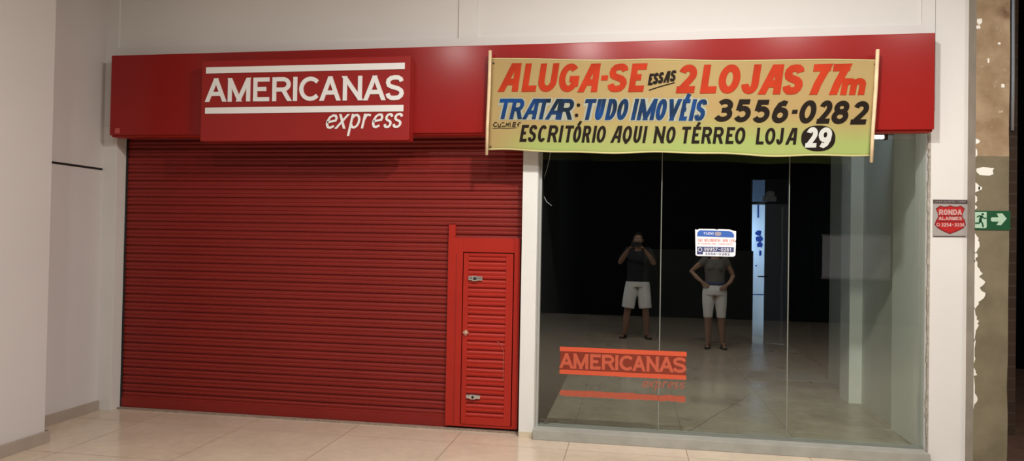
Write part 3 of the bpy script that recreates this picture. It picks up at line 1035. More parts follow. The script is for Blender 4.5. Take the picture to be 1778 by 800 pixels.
# ================================================================== BANNER
BY = -0.305
bn = thing('rental_banner', 'yellow and lime hand-painted cloth banner ALUGA-SE hung over the fascia', 'banner', (0.29, BY, 2.2))


def wave(x, z):
    return 0.006*math.sin(x*4.3+z*1.5)+0.004*math.sin(x*9.1-z*3.0)+0.006*math.sin(z*6+1)*math.sin(x*1.3)


cTL, cTR, cBL, cBR = at(853, 101, BY), at(1522, 103, BY), at(848, 262, BY), at(1511, 272, BY)
b = bmesh.new()
NX, NZ = 90, 26
grid = []
for i in range(NX+1):
    t = i/NX
    row = []
    for j in range(NZ+1):
        s = j/NZ
        top = cTL.lerp(cTR, t)
        bot = cBL.lerp(cBR, t)
        top.z += 0.004*math.sin(t*17)-0.006*math.sin(t*PI)
        bot.z += 0.006*math.sin(t*13+1)+0.004*math.sin(t*31)
        q = bot.lerp(top, s)
        q.y = BY + wave(q.x, q.z)
        row.append(q)
    grid.append(row)
def sheet(bm, grid, t0, t1, j0, j1, off):
    fr = [[bm.verts.new((q.x, q.y-off, q.z)) for q in r[j0:j1+1]] for r in grid[t0:t1+1]]
    bk = [[bm.verts.new((q.x, q.y+0.0015, q.z)) for q in r[j0:j1+1]] for r in grid[t0:t1+1]]
    n, m_ = len(fr), len(fr[0])
    for i in range(n-1):
        for j in range(m_-1):
            bm.faces.new((fr[i][j], fr[i+1][j], fr[i+1][j+1], fr[i][j+1]))
            bm.faces.new((bk[i][j], bk[i][j+1], bk[i+1][j+1], bk[i+1][j]))
    for i in range(n-1):
        bm.faces.new((fr[i][0], bk[i][0], bk[i+1][0], fr[i+1][0]))
        bm.faces.new((fr[i][-1], fr[i+1][-1], bk[i+1][-1], bk[i][-1]))
    for j in range(m_-1):
        bm.faces.new((fr[0][j], fr[0][j+1], bk[0][j+1], bk[0][j]))
        bm.faces.new((fr[-1][j], bk[-1][j], bk[-1][j+1], fr[-1][j+1]))
sheet(b, grid, 0, NX, 0, NZ, 0.0)
link('cloth', b, M['cloth'], bn, smooth=True)
b = bmesh.new()
for g2, off in ((0, 0.0018),):
    hem = [[r[0], r[0].lerp(r[1], 0.45)] for r in grid]
    sheet(b, hem, 0, NX, 0, 1, 0.0018)
    hem = [[r[-1].lerp(r[-2], 0.35), r[-1]] for r in grid]
    sheet(b, hem, 0, NX, 0, 1, 0.0018)
link('hem', b, M['cloth_hem'], bn, smooth=True)
for (pa, pb) in (((851, 88), (845, 269)), ((1524, 86), (1513, 282))):
    b = bmesh.new()
    q0, q1 = at(*pa, BY-0.012), at(*pb, BY-0.012)
    tube(b, [q0, q0.lerp(q1, 0.35)+Vector((0.002, 0, 0)), q0.lerp(q1, 0.7)+Vector((-0.002, 0, 0)), q1], [0.013, 0.014, 0.013, 0.012], 10)
    link('stick', b, M['wood'], bn, smooth=True)
for px, py in ((857, 110), (1519, 112), (1513, 262), (852, 255)):
    b = bmesh.new()
    q = at(px, py, BY)
    q.y += wave(q.x, q.z)
    tube(b, [(q.x, q.y-0.006, q.z), (q.x, q.y+0.02, q.z)], 0.007, 10)
    link('tack', b, M['black'], bn)


def paint(name, o, k, cs, yb, yt, wt, m, slant, d=0.003, lift=0.002, grow=0.0):
    """brush lettering: o = left edge of the measured strip in the photograph, k its scale, cs = (char, left, right) at the baseline"""
    bm = bmesh.new()
    lets = [(c, o+a/k-grow, o+e/k+grow) for c, a, e in cs]
    word(bm, lets, yb, yt, BY-lift, wt, d-0.001, slant, wave)
    return link(name, bm, m, bn)


K1 = 6.6667
R1, R2 = (860, 158.6, 1125, 160.0), (860, 109.6, 1125, 111.0)
paint('red_lettering', 860, K1, [('a', 40, 258), ('L', 300, 465), ('U', 478, 692), ('G', 714, 945)], R1, R2, 0.22, M['p_red'], 0.14)
paint('red_lettering', 1000, K1, [('a', 28, 242), ('-', 268, 345), ('S', 350, 574), ('E', 603, 778)], R1, R2, 0.22, M['p_red'], 0.14)
R3, R4 = (1170, 161.5, 1500, 165.5), (1170, 112.2, 1500, 111.6)
paint('red_lettering', 1160, K1, [('2', 88, 300), ('L', 365, 550), ('O', 560, 808), ('J', 830, 1068)], R3, R4, 0.24, M['p_red'], 0.14)
paint('red_lettering', 1330, K1, [('a', -80, 164), ('S', 175, 408), ('7', 500, 702), ('7', 724, 922)], R3, R4, 0.24, M['p_red'], 0.14)
paint('red_lettering', 1330, K1, [('m', 850, 1130)], R3, (1450, 136.5, 1500, 136.5), 0.36, M['p_red'], 0.16)
paint('black_lettering', 1000, K1, [('E', 830, 886), ('S', 884, 942), ('S', 943, 1002), ('a', 1010, 1076), ('S', 1082, 1146)],
      (1124.5, 149, 1174, 140.6), (1124.5, 129, 1174, 121), 0.21, M['p_black'], 0.16)
b = bmesh.new()
pts = [at(1000+x/K1, 100+y/K1, BY-0.002) for x, y in ((845, 380), (930, 352), (1040, 318), (1142, 291))]
stroke(b, [(q.x, q.z) for q in pts], 0.0038, BY-0.004, BY-0.002, wave, (None, None))
bmesh.ops.recalc_face_normals(b, faces=b.faces)
link('underline', b, M['p_black'], bn)
# second line: a pale haze brushed round the blue words, then the letters
B1, B2 = (860, 206.4, 1225, 209.8), (860, 171.0, 1225, 172.6)
WA = [('T', 5, 160), ('R', 160, 298), ('a', 318, 466), ('T', 455, 595), ('a', 582, 738), ('R', 715, 874)]
WB = [('T', 60, 190), ('U', 205, 300), ('D', 332, 445), ('O', 455, 576)]
WC = [('I', 635, 680), ('M', 700, 896), ('O', 903, 1020), ('V', 1035, 1172)]
WD = [('E^', 122, 210), ('I', 238, 280), ('S', 290, 410)]
for oo, ww in ((860, WA), (1000, WB), (1000, WC), (1160, WD)):
    paint('letter_halo', oo, K1, ww, (860, 208.2, 1225, 211.6), (860, 169.2, 1225, 170.8), 0.36, M['p_halo'], 0.20, d=0.0016, lift=0.0008, grow=2.2)
    paint('blue_lettering', oo, K1, ww, B1, B2, 0.19, M['p_blue'], 0.20)
for yy, xx in ((547, 962), (665, 940)):
    q = at(860+xx/K1, 100+yy/K1, BY)
    b = bmesh.new()
    prism(b, [(q.x+0.0135*math.cos(i*PI/8), q.z+0.0135*math.sin(i*PI/8)) for i in range(16)], BY-0.004, BY-0.002)
    for v in b.verts:
        v.co.y += wave(v.co.x, v.co.z)
    link('colon_dot', b, M['p_black'], bn)
N1, N2 = (1240, 211.0, 1505, 216.2), (1240, 171.8, 1505, 176.2)
paint('black_lettering', 1160, K1, [('3', 520, 724), ('5', 745, 936), ('5', 962, 1156)], N1, N2, 0.215, M['p_black'], 0.19)
paint('black_lettering', 1330, K1, [('6', 52, 238), ('-', 275, 336), ('0', 362, 549), ('2', 578, 724), ('8', 738, 930), ('2', 970, 1150)], N1, N2, 0.215, M['p_black'], 0.19)
K3 = 9.878
T1, T2 = (900, 246.0, 1385, 250.6), (900, 216.8, 1385, 222.0)
paint('black_lettering', 890, K3, [('E', 120, 238), ('S', 255, 388), ('C', 418, 562), ('R', 590, 748), ('I', 783, 832), ('T', 865, 1010), ('O^', 1018, 1150), ('R', 1180, 1314), ('I', 1358, 1404), ('O', 1422, 1574)],
      T1, T2, 0.165, M['p_black'], 0.15)
paint('black_lettering', 1050, K3, [('a', 103, 262), ('q', 288, 442), ('U', 475, 604), ('I', 643, 692)], T1, T2, 0.165, M['p_black'], 0.15)
paint('black_lettering', 1050, K3, [('N', 828, 1006), ('O', 1037, 1190)], T1, T2, 0.165, M['p_black'], 0.14)
paint('black_lettering', 1050, K3, [('T', 1298, 1446), ('E^', 1484, 1618), ('R', 1650, 1812)], T1, T2, 0.17, M['p_black'], 0.12)
paint('black_lettering', 1220, K3, [('R', 170, 336), ('E', 388, 524), ('O', 540, 716)], T1, T2, 0.17, M['p_black'], 0.11)
paint('black_lettering', 1220, K3, [('L', 913, 1046), ('O', 1063, 1238), ('J', 1258, 1396), ('a', 1428, 1602)], T1, T2, 0.17, M['p_black'], 0.09)
# the round number badge
ec = at(1420.8, 240, BY-0.002)
er = (at(1450.4, 240, BY).x-at(1391.4, 240, BY).x)/2
ez = (at(1420.8, 218, BY).z-at(1420.8, 262.3, BY).z)/2
b = bmesh.new()
def sgnpow(v, e):
    return math.copysign(abs(v)**e, v)


cv = b.verts.new((ec.x, BY-0.0035+wave(ec.x, ec.z), ec.z))
prev = None
NR = 40
rings = []
for s in (0.33, 0.66, 1.0):
    rings.append([b.verts.new((ec.x+er*s*sgnpow(math.cos(2*PI*i/NR), 0.86), 0, ec.z+ez*s*sgnpow(math.sin(2*PI*i/NR), 0.86))) for i in range(NR)])
for r in rings:
    for v in r:
        v.co.y = BY-0.0035+wave(v.co.x, v.co.z)
for i in range(NR):
    j = (i+1) % NR
    b.faces.new((cv, rings[0][i], rings[0][j]))
    for a_, c_ in ((0, 1), (1, 2)):
        b.faces.new((rings[a_][i], rings[c_][i], rings[c_][j], rings[a_][j]))
back = [b.verts.new((v.co.x, v.co.y+0.003, v.co.z)) for v in rings[2]]
for i in range(NR):
    j = (i+1) % NR
    b.faces.new((rings[2][i], back[i], back[j], rings[2][j]))
bmesh.ops.recalc_face_normals(b, faces=b.faces)
link('number_badge', b, M['p_black'], bn)
paint('white_lettering', 1350, K3, [('2', 472, 662), ('9', 682, 908)], (1395, 255.6, 1445, 257.2), (1395, 220.6, 1445, 221.6), 0.22, M['p_white'], 0.10, lift=0.0045)
# the painter's small scribbled mark at the lower left
b = bmesh.new()
def scr(x, y):
    q = at(845+x/11.43, 190+y/11.43, BY-0.002)
    return (q.x, q.z)
for s in ([(205, 262), (165, 258), (132, 310), (160, 340), (205, 330)], [(225, 275), (235, 345), (270, 345), (280, 280)], [(300, 265), (350, 262)], [(300, 345), (330, 330), (365, 335)],
          [(385, 340), (395, 270), (415, 310), (440, 265), (430, 340)], [(455, 290), (470, 255), (470, 345)], [(515, 335), (535, 255), (575, 260), (560, 335), (515, 335)], [(515, 300), (575, 300)],
          [(680, 260), (640, 262), (615, 300), (640, 300), (620, 340)], [(120, 375), (250, 368), (420, 372), (600, 362)]):
    stroke(b, [scr(*q) for q in s], 0.0030 if s[0][1] < 360 else 0.0015, BY-0.004, BY-0.002, wave, (None, None))
bmesh.ops.recalc_face_normals(b, faces=b.faces)
link('painter_mark', b, M['p_black'], bn)

# ================================================================== GLASS FRONT
panes = ((-0.728, 0.214), (0.219, 1.164), (1.169, 2.126))
for i, (x0, x1) in enumerate(panes):
    b = bmesh.new()
    box(b, x0, x1, GY-0.004, GY+0.004, 0.078, 2.54)
    struct('window_%d' % (i+1), b, M['glass'])
b = bmesh.new()
for xs in (0.2165, 1.1665):
    box(b, xs-0.0035, xs+0.0035, GY-0.005, GY+0.005, 0.085, 2.54)
struct('trim_7', b, M['edge_glass'])
b = bmesh.new()
box(b, -0.752, -0.742, FY+0.01, GY+0.02, 0.078, 2.52)
box(b, -0.742, -0.726, GY-0.022, GY+0.022, 0.078, 2.52, 0.002)
struct('trim_8', b, M['aluminium'])
b = bmesh.new()
box(b, -0.74, 2.126, GY-0.014, GY+0.014, 0.076, 0.092, 0.002)
struct('trim_9', b, M['edge_glass'])

# vinyl sticker on the glass
DY = GY-0.005
dc = thing('window_decal', 'red AMERICANAS vinyl sticker low on the inside of the left glass pane', 'sticker', (-0.07, DY, 0.45))
dk = 6.585
def dq(x, y):
    return (950+x/dk, 590+y/dk)
for q in (((145, 80), (1595, 130), (1595, 182), (145, 132)), ((142, 342), (1590, 398), (1590, 446), (142, 394))):
    b = bmesh.new()
    quad_bar(b, *[dq(*c) for c in q], DY, 0.0012)
    link('stripe', b, M['film_red'], dc)
b = bmesh.new()
quad_bar(b, dq(150, 133), dq(1585, 183), dq(1585, 397), dq(150, 341), DY, 0.0006)
link('backing_film', b, M['film_back'], dc)
b = bmesh.new()
DL = [('A', 145, 295), ('M', 300, 470), ('E', 490, 610), ('R', 625, 765), ('I', 778, 812), ('C', 825, 1000), ('A', 980, 1120), ('N', 1135, 1275), ('A', 1285, 1440), ('S', 1435, 1592)]
word(b, [(c, 950+a/dk, 950+e/dk) for c, a, e in DL], (972, 638.8, 1192, 647.2), (972, 612.5, 1192, 620.5), DY, 0.20, 0.0016)
link('lettering', b, M['film_letter'], dc)
b = bmesh.new()
word(b, [(c, 950+a/dk, 950+e/dk) for c, a, e in (('e', 1078, 1150), ('x', 1146, 1220), ('p', 1228, 1296), ('r', 1310, 1356), ('e', 1368, 1436), ('s', 1444, 1496), ('s', 1508, 1566))],
     (1113, 672.5, 1190, 675), (1113, 660.5, 1190, 663), DY, 0.17, 0.0012, 0.2)
link('lettering', b, M['film_ghost'], dc)
b = bmesh.new()
pa, pb = at(972, 681.5, DY), at(1190, 692.5, DY)
n = 40
tp = []
bt = []
for i in range(n+1):
    t = i/n
    x = pa.x+(pb.x-pa.x)*t
    zc = pa.z+(pb.z-pa.z)*t*0+((pa.z+pb.z)/2-pa.z)
    tp.append((x, zc+0.022+random.uniform(-0.004, 0.006)))
    bt.append((x, zc-0.022+random.uniform(-0.006, 0.004)))
prism(b, tp+bt[::-1], DY-0.0008, DY)
link('worn_stripe', b, M['film_ghost'], dc)

# small white notice on the glass
NY = GY-0.005
n0, n1 = at(1207, 397, NY), at(1277.5, 445.5, NY)
nt_ = thing('glass_notice', 'small white and blue printed notice stuck on the middle glass pane', 'notice', (0.63, NY, n1.z))
nx0, nx1, nz1, nz0 = n0.x, n1.x, n0.z, n1.z
W_, H_ = nx1-nx0, nz1-nz0
def npt(u, v):
    return (nx0+u*W_, nz0+v*H_)
b = bmesh.new()
out = [(0.02, 0.03), (0.06, 0), (0.94, 0.0), (0.99, 0.05), (1.0, 0.5), (0.985, 0.55), (1.0, 0.62), (1.0, 0.93), (0.93, 0.95), (0.85, 0.99), (0.58, 1.0), (0.53, 0.975), (0.48, 1.0), (0.10, 1.0), (0.06, 0.96), (0.0, 0.98)]
prism(b, [npt(*q) for q in out], NY-0.0012, NY)
link('sheet', b, M['notice_white'], nt_)
b = bmesh.new()
prism(b, [npt(*q) for q in ((0.05, 0.72), (0.95, 0.70), (0.95, 0.80), (0.90, 0.90), (0.84, 0.93), (0.55, 0.94), (0.12, 0.95), (0.06, 0.88))], NY-0.002, NY-0.001)
link('header', b, M['notice_blue'], nt_)
b = bmesh.new()
for i, ch in enumerate('TUDO'):
    x0 = nx0+(0.20+0.065*i)*W_
    glyph(b, ch, x0, x0+0.055*W_, nz0+0.79*H_, nz0+0.88*H_, 0.011*W_, NY-0.003, NY-0.0018, 0.1)
link('lettering', b, M['notice_white'], nt_)
b = bmesh.new()
blot(b, nx0+0.56*W_, nz0+0.83*H_, 0.16*W_, 0.16*H_, NY-0.002, 91, jag=0.05)
link('emblem', b, M['notice_grey'], nt_)
b = bmesh.new()
def scrib(bm, u0, u1, v0, v1, n, seed, wt):
    r = random.Random(seed)
    cw = (u1-u0)/n
    for i in range(n):
        if r.random() < 0.13:
            continue
        glyph(bm, r.choice('EUOTHINAL'.replace('H', 'N')), nx0+(u0+cw*i)*W_, nx0+(u0+cw*(i+0.86))*W_, nz0+v0*H_, nz0+v1*H_, wt*W_, NY-0.002, NY-0.001)
scrib(b, 0.07, 0.97, 0.53, 0.635, 22, 4, 0.009)
link('lettering', b, M['notice_red'], nt_)
b = bmesh.new()
scrib(b, 0.07, 0.95, 0.435, 0.475, 34, 6, 0.006)
link('lettering', b, M['notice_red'], nt_)
b = bmesh.new()
prism(b, [npt(*q) for q in ((0.05, 0.06), (0.20, 0.06), (0.20, 0.16), (0.95, 0.16), (0.95, 0.345), (0.05, 0.345))], NY-0.002, NY-0.001)
link('footer', b, M['notice_navy'], nt_)
b = bmesh.new()
for i, ch in enumerate('99957-0281'):
    x0 = nx0+(0.23+0.068*i)*W_
    glyph(b, ch if ch != '-' else '-', x0, x0+0.055*W_, nz0+0.19*H_, nz0+0.31*H_, 0.012*W_, NY-0.003, NY-0.0018, 0.0)
link('lettering', b, M['notice_white'], nt_)
b = bmesh.new()
tube(b, [(nx0+0.125*W_+0.05*W_*math.cos(t*0.524), NY-0.0024, nz0+0.23*H_+0.07*H_*math.sin(t*0.524)) for t in range(13)], 0.0025, 6)
link('emblem', b, M['notice_white'], nt_)
b = bmesh.new()
for i, ch in enumerate('3556-0282'):
    x0 = nx0+(0.25+0.068*i)*W_
    glyph(b, ch, x0, x0+0.055*W_, nz0+0.04*H_, nz0+0.13*H_, 0.012*W_, NY-0.002, NY-0.001, 0.0)
link('lettering', b, M['notice_navy'], nt_)

# loose cable hanging behind the left pane
cb = bmesh.new()
cp = [at(956, 262, 0.05), at(954, 275, 0.05), at(950, 292, 0.05), at(945, 308, 0.06), at(943, 325, 0.06), at(944, 340, 0.06), at(949, 350, 0.07), at(958, 357, 0.08)]
cp = [Vector((cp[0].x, 0.05, 2.54))]+cp
tube(cb, cp, 0.0035, 8)
tag(link('hanging_cable', cb, M['cable'], None, True), 'thin white cable dangling behind the top left corner of the glass', 'cable')

# fluorescent tube fitting under the inner ceiling
tf = thing('tube_light', 'white fluorescent tube under the ceiling just inside the glass front', 'lamp', (1.34, 0.3, 2.40))
b = bmesh.new()
box(b, 0.70, 1.99, 0.26, 0.34, 2.47, 2.54, 0.006)
link('fitting', b, M['in_ceiling'], tf)
b = bmesh.new()
tube(b, [(0.74, 0.3, 2.424), (1.945, 0.3, 2.424)], 0.014, 12)
link('tube', b, mat('fluorescent_tube', (0.9, 0.9, 0.86), 0.3, emit=((0.95, 1.0, 0.92), TUBE)), tf, True)
for xx in (0.725, 1.955):
    b = bmesh.new()
    box(b, xx-0.014, xx+0.014, 0.275, 0.325, 2.40, 2.475, 0.004)
    link('tube_holder', b, M['dark_metal'], tf)

# pale sheet left on the shop floor
b = bmesh.new()
prism(b, [(1.30, 2.92), (2.26, 2.92), (2.26, 3.50), (1.44, 3.42)], 0, 0.012)
for v in b.verts:
    v.co = Vector((v.co.x, v.co.z, 0.005+v.co.y))
bmesh.ops.recalc_face_normals(b, faces=b.faces)
tag(link('floor_board', b, M['pale_board']), 'pale flat board lying on the shop floor by the inner right wall', 'board')

# dry leaf by the foot of the glass
b = bmesh.new()
lp = []
p0 = Vector((-0.66, 0.045, 0.082))
for i in range(11):
    t = i/10
    w = 0.026*math.sin(PI*min(1, t*0.95+0.04))*(1+0.4*math.sin(t*17))
    y = 0.03*t + 0.012*math.sin(t*9)
    z = 0.006+0.010*abs(math.sin(t*7))
    x = -0.085+0.17*t
    lp.append([b.verts.new((p0.x+x, 0.04+y-w, p0.z+z+0.008)), b.verts.new((p0.x+x, 0.04+y, p0.z+z-0.002)), b.verts.new((p0.x+x, 0.04+y+w, p0.z+z+0.012))])
for a_, c_ in zip(lp, lp[1:]):
    for i in (0, 1):
        b.faces.new((a_[i], c_[i], c_[i+1], a_[i+1]))
ob = link('dry_leaf', b, M['leaf'], None, True)
sm = ob.modifiers.new('thick', 'SOLIDIFY')
sm.thickness = 0.004
tag(ob, 'small curled brown dry leaf behind the glass at its lower left corner', 'leaf')

# ================================================================== WALL SIGNS
s0, s1 = at(1619.5, 346, FY), at(1680, 412, FY)
ss = thing('security_sign', 'square grey security notice with red shield on the white pier', 'sign', (s0.x, FY, s1.z))
SW, SH = s1.x-s0.x, s0.z-s1.z
def spt(u, v):
    return (s0.x+u*SW, s0.z-v*SH)
b = bmesh.new()
box(b, s0.x, s1.x, FY-0.004, FY, s1.z, s0.z, 0.001)
link('sheet', b, M['silver_card'], ss)
def sp(u, v):       # crop coordinates 800 px wide over 75 px from 1615, 340
    q = at(1615+u*75/800, 340+v*75/800, FY-0.004)
    return (q.x, q.z)
b = bmesh.new()
prism(b, [sp(*q) for q in ((55, 70), (690, 78), (690, 150), (55, 140))], FY-0.005, FY-0.0035)
link('banner_strip', b, M['sign_dark'], ss)
b = bmesh.new()
prism(b, [sp(*q) for q in ((60, 738), (655, 738), (655, 756), (60, 756))], FY-0.005, FY-0.0035)
link('banner_strip', b, M['sign_dark'], ss)
b = bmesh.new()
for i in range(17):
    ch = random.Random(50+i).choice('NOITAREUL')
    if i in (11,):
        continue
    a0, a1 = sp(90+i*34, 122), sp(90+i*34+27, 95)
    glyph(b, ch, a0[0], a1[0], a0[1], a1[1], 0.0016, FY-0.0058, FY-0.0045)
link('lettering', b, M['silver_card'], ss)
shp = [(185, 178), (250, 200), (320, 195), (372, 172), (425, 195), (500, 200), (570, 178), (640, 235), (600, 330), (598, 390), (640, 450), (660, 540), (610, 600), (500, 655), (362, 705), (230, 650), (130, 590), (80, 530), (110, 450), (148, 390), (140, 320), (102, 238)]
def inset(pts, k, c=(370, 430)):
    return [(c[0]+(x-c[0])*k, c[1]+(y-c[1])*k) for x, y in pts]
b = bmesh.new()
prism(b, [sp(*q) for q in shp], FY-0.006, FY-0.0035)
link('shield', b, M['shield_deep'], ss)
b = bmesh.new()
prism(b, [sp(*q) for q in inset(shp, 0.93)], FY-0.007, FY-0.005)
link('shield', b, M['shield_red'], ss)
b = bmesh.new()
prism(b, [sp(*q) for q in ((155, 362), (590, 362), (588, 378), (155, 376))], FY-0.0085, FY-0.0065)
prism(b, [sp(*q) for q in ((125, 455), (615, 470), (610, 488), (122, 475))], FY-0.0085, FY-0.0065)
link('divider', b, M['shield_deep'], ss)
b = bmesh.new()
def sword(txt, u0, u1, v0, v1, wt):
    cw = (u1-u0)/len(txt)
    for i, ch in enumerate(txt):
        a0, a1 = sp(u0+cw*i, v1), sp(u0+cw*(i+0.90), v0)
        glyph(b, ch, a0[0], a1[0], a0[1], a1[1], wt, FY-0.0085, FY-0.0065)
sword('RONDA', 160, 590, 250, 352, 0.009)
sword('ALARMES', 155, 592, 384, 448, 0.006)
link('lettering', b, M['shield_text'], ss)
b = bmesh.new()
sword('3254-3336', 200, 640, 502, 568, 0.0058)
link('lettering', b, M['shield_text'], ss)
q = sp(145, 535)
b = bmesh.new()
tube(b, [(q[0]+0.010*math.cos(t*0.6), FY-0.0078, q[1]+0.010*math.sin(t*0.6)) for t in range(11)], 0.003, 6)
link('emblem', b, M['shield_text'], ss)

e0, e1 = at(1692.5, 365.5, -0.25), at(1753.5, 399.5, -0.25)
es = thing('exit_sign', 'green emergency exit sign with running figure and arrow on the raw column', 'sign', (e0.x, -0.25, e1.z))
b = bmesh.new()
box(b, e0.x, e1.x, -0.256, -0.25, e1.z, e0.z, 0.001)
link('plate', b, M['exit_green'], es)
def ep(u, v):      # crop 1200 px wide over 90 px from 1680, 350
    q = at(1680+u*90/1200, 350+v*90/1200, -0.256)
    return (q.x, q.z)
b = bmesh.new()
prism(b, [ep(*q) for q in ((172, 240), (440, 240), (440, 590), (410, 612), (172, 605))], -0.258, -0.255)
link('pictogram_panel', b, M['exit_pale'], es)
b = bmesh.new()
prism(b, [ep(*q) for q in ((540, 380), (570, 362), (715, 362), (675, 275), (800, 268), (905, 392), (770, 548), (670, 540), (720, 462), (570, 462), (540, 440))], -0.258, -0.255)
link('arrow', b, M['exit_pale'], es)
b = bmesh.new()
hd = ep(345, 290)
prism(b, [(hd[0]+0.0085*math.cos(t*PI/8), hd[1]+0.0085*math.sin(t*PI/8)) for t in range(16)], -0.2595, -0.2575)
def limb2(pts, w):
    stroke(b, [ep(*q) for q in pts], w, -0.2595, -0.2575, None, (None, None))
limb2([(322, 325), (300, 390), (285, 450)], 0.0092)
limb2([(318, 330), (255, 328), (215, 360)], 0.0038)
limb2([(335, 340), (370, 380), (432, 385)], 0.0038)
limb2([(292, 440), (262, 495), (172, 498)], 0.0052)
limb2([(295, 440), (340, 505), (358, 590)], 0.0052)
bmesh.ops.recalc_face_normals(b, faces=b.faces)
link('running_figure', b, M['exit_green'], es)

# ================================================================== CORRIDOR LAMPS
def downlight(x, y, lit, label, energy):
    t = thing('ceiling_lamp', label, 'lamp', (x, y, ZT), 'round corridor ceiling lamps')
    b = bmesh.new()
    lathe(b, [(0.115, 0.0), (0.118, -0.03), (0.10, -0.045), (0.095, -0.02), (0.0005, -0.02)], (x, y, ZT))
    link('housing', b, M['sign_white'], t, True)
    b = bmesh.new()
    lathe(b, [(0.0005, -0.024), (0.093, -0.024), (0.085, -0.040), (0.0005, -0.046)], (x, y, ZT))
    link('diffuser', b, mat('lamp_diffuser', (0.9, 0.9, 0.88), 0.4, emit=((1.0, 0.92, 0.82), 6.0) if lit else None), t, True)
    if lit:
        ld = bpy.data.lights.new('lamp_glow', 'AREA')
        ld.shape = 'DISK'
        ld.size = 0.19
        ld.energy = energy
        ld.color = (1.0, 0.965, 0.92)
        lo = bpy.data.objects.new('lamp_glow', ld)
        C.objects.link(lo)
        lo.location = (x, y, ZT-0.05)
    return t


for x, y, e, pos in ((-2.40, -4.2, LAMP_LEFT, 'round white ceiling lamp above the corridor in front of the shutter'), (-0.63, -4.2, LAMP_NEAR*0.28, 'round white ceiling lamp above the corridor just left of the photographer'),
                     (0.30, -2.8, LAMP_NEAR*0.8, 'round white ceiling lamp above the corridor in front of the hanging banner'),
                     (1.70, -3.0, LAMP_NEAR*0.4, 'round white ceiling lamp above the corridor in front of the right glass pane'),
                     (2.95, -3.0, LAMP_NEAR*0.2, 'round white ceiling lamp above the corridor in front of the raw column')):
    downlight(x, y, True, pos, e)


# ================================================================== PEOPLE
def finish(name, bm, m, parent, voxel, smooth=4):
    """fuse the overlapping volumes into one continuous surface"""
    bmesh.ops.recalc_face_normals(bm, faces=bm.faces)
    me = bpy.data.meshes.new(name)
    bm.to_mesh(me)
    bm.free()
    tmp = bpy.data.objects.new(name+'_raw', me)
    C.objects.link(tmp)
    r = tmp.modifiers.new('r', 'REMESH')
    r.mode = 'VOXEL'
    r.voxel_size = voxel
    if smooth:
        s = tmp.modifiers.new('s', 'SMOOTH')
        s.iterations = smooth
        s.factor = 0.5
    dg = bpy.context.evaluated_depsgraph_get()
    me2 = bpy.data.meshes.new_from_object(tmp.evaluated_get(dg))
    bpy.data.objects.remove(tmp)
    for p in me2.polygons:
        p.use_smooth = True
    me2.materials.clear()
    me2.materials.append(m)
    me2.name = name
    o = bpy.data.objects.new(name, me2)
    C.objects.link(o)
    o.parent = parent
    return o


def limb(bm, pts, rads, seg=14):
    tube(bm, pts, rads, seg)
    for p, r in zip(pts, rads):
        rr = r if isinstance(r, (int, float)) else min(r)
        ball(bm, p, rr*0.98, 12, 8)


def hand(bm, wrist, d, palm_n, s=1.0, curl=0.9, thumb_side=1):
    """palm and five fingers; d = pointing direction, palm_n = side the fingers curl to"""
    d = Vector(d).normalized()
    n = Vector(palm_n)
    n = (n - d*n.dot(d)).normalized()
    sd = d.cross(n)*thumb_side
    w = Vector(wrist)
    for k in (-1.2, -0.4, 0.4, 1.2):
        limb(bm, [w+sd*k*0.010*s, w+d*0.045*s+sd*k*0.017*s, w+d*0.085*s+sd*k*0.019*s], [0.015*s, 0.014*s, 0.011*s], 8)
    for k, ln in ((-1.5, 0.058), (-0.5, 0.072), (0.5, 0.078), (1.5, 0.070)):
        base = w+d*0.085*s+sd*k*0.0185*s
        a1, a2, a3 = curl*0.5, curl*1.1, curl*1.6
        p1 = base+(d*math.cos(a1)+n*math.sin(a1))*ln*0.45*s
        p2 = p1+(d*math.cos(a2)+n*math.sin(a2))*ln*0.32*s
        p3 = p2+(d*math.cos(a3)+n*math.sin(a3))*ln*0.25*s
        limb(bm, [base, p1, p2, p3], [0.0092*s, 0.0085*s, 0.008*s, 0.0068*s], 8)
    b0 = w+d*0.025*s+sd*0.024*s
    t1 = b0+(d*0.5+sd*0.8+n*0.25).normalized()*0.036*s
    t2 = t1+(d*0.8+sd*0.3+n*0.5).normalized()*0.03*s
    t3 = t2+(d*0.75+n*0.6).normalized()*0.022*s
    limb(bm, [b0, t1, t2, t3], [0.013*s, 0.0105*s, 0.0095*s, 0.0075*s], 8)


def head(bm, c, s=1.0, yaw=0.0):
    rot = Matrix.Rotation(yaw, 3, 'Z')
    c = Vector(c)
    def B(p, r):
        ball(bm, c+rot @ (Vector(p)*s), [q*s for q in r], 18, 14)
    B((0, -0.008, 0.028), (0.076, 0.094, 0.088))       # skull
    B((0, 0.022, -0.040), (0.058, 0.066, 0.072))       # jaw
    B((0, 0.062, -0.088), (0.024, 0.022, 0.020))       # chin
    B((0, 0.094, -0.022), (0.013, 0.020, 0.017))       # nose tip
    tube(bm, [c+rot @ Vector((0, 0.080, 0.020))*s, c+rot @ Vector((0, 0.096, -0.018))*s], [0.008*s, 0.012*s], 8)
    B((0, 0.078, -0.058), (0.025, 0.012, 0.006))       # lips
    B((0, 0.076, -0.067), (0.021, 0.012, 0.006))
    B((0, 0.074, 0.032), (0.050, 0.016, 0.010))        # brow
    for sx in (-1, 1):
        B((sx*0.077, -0.004, -0.008), (0.009, 0.020, 0.032))   # ears
        B((sx*0.042, 0.058, -0.022), (0.022, 0.020, 0.022))    # cheeks


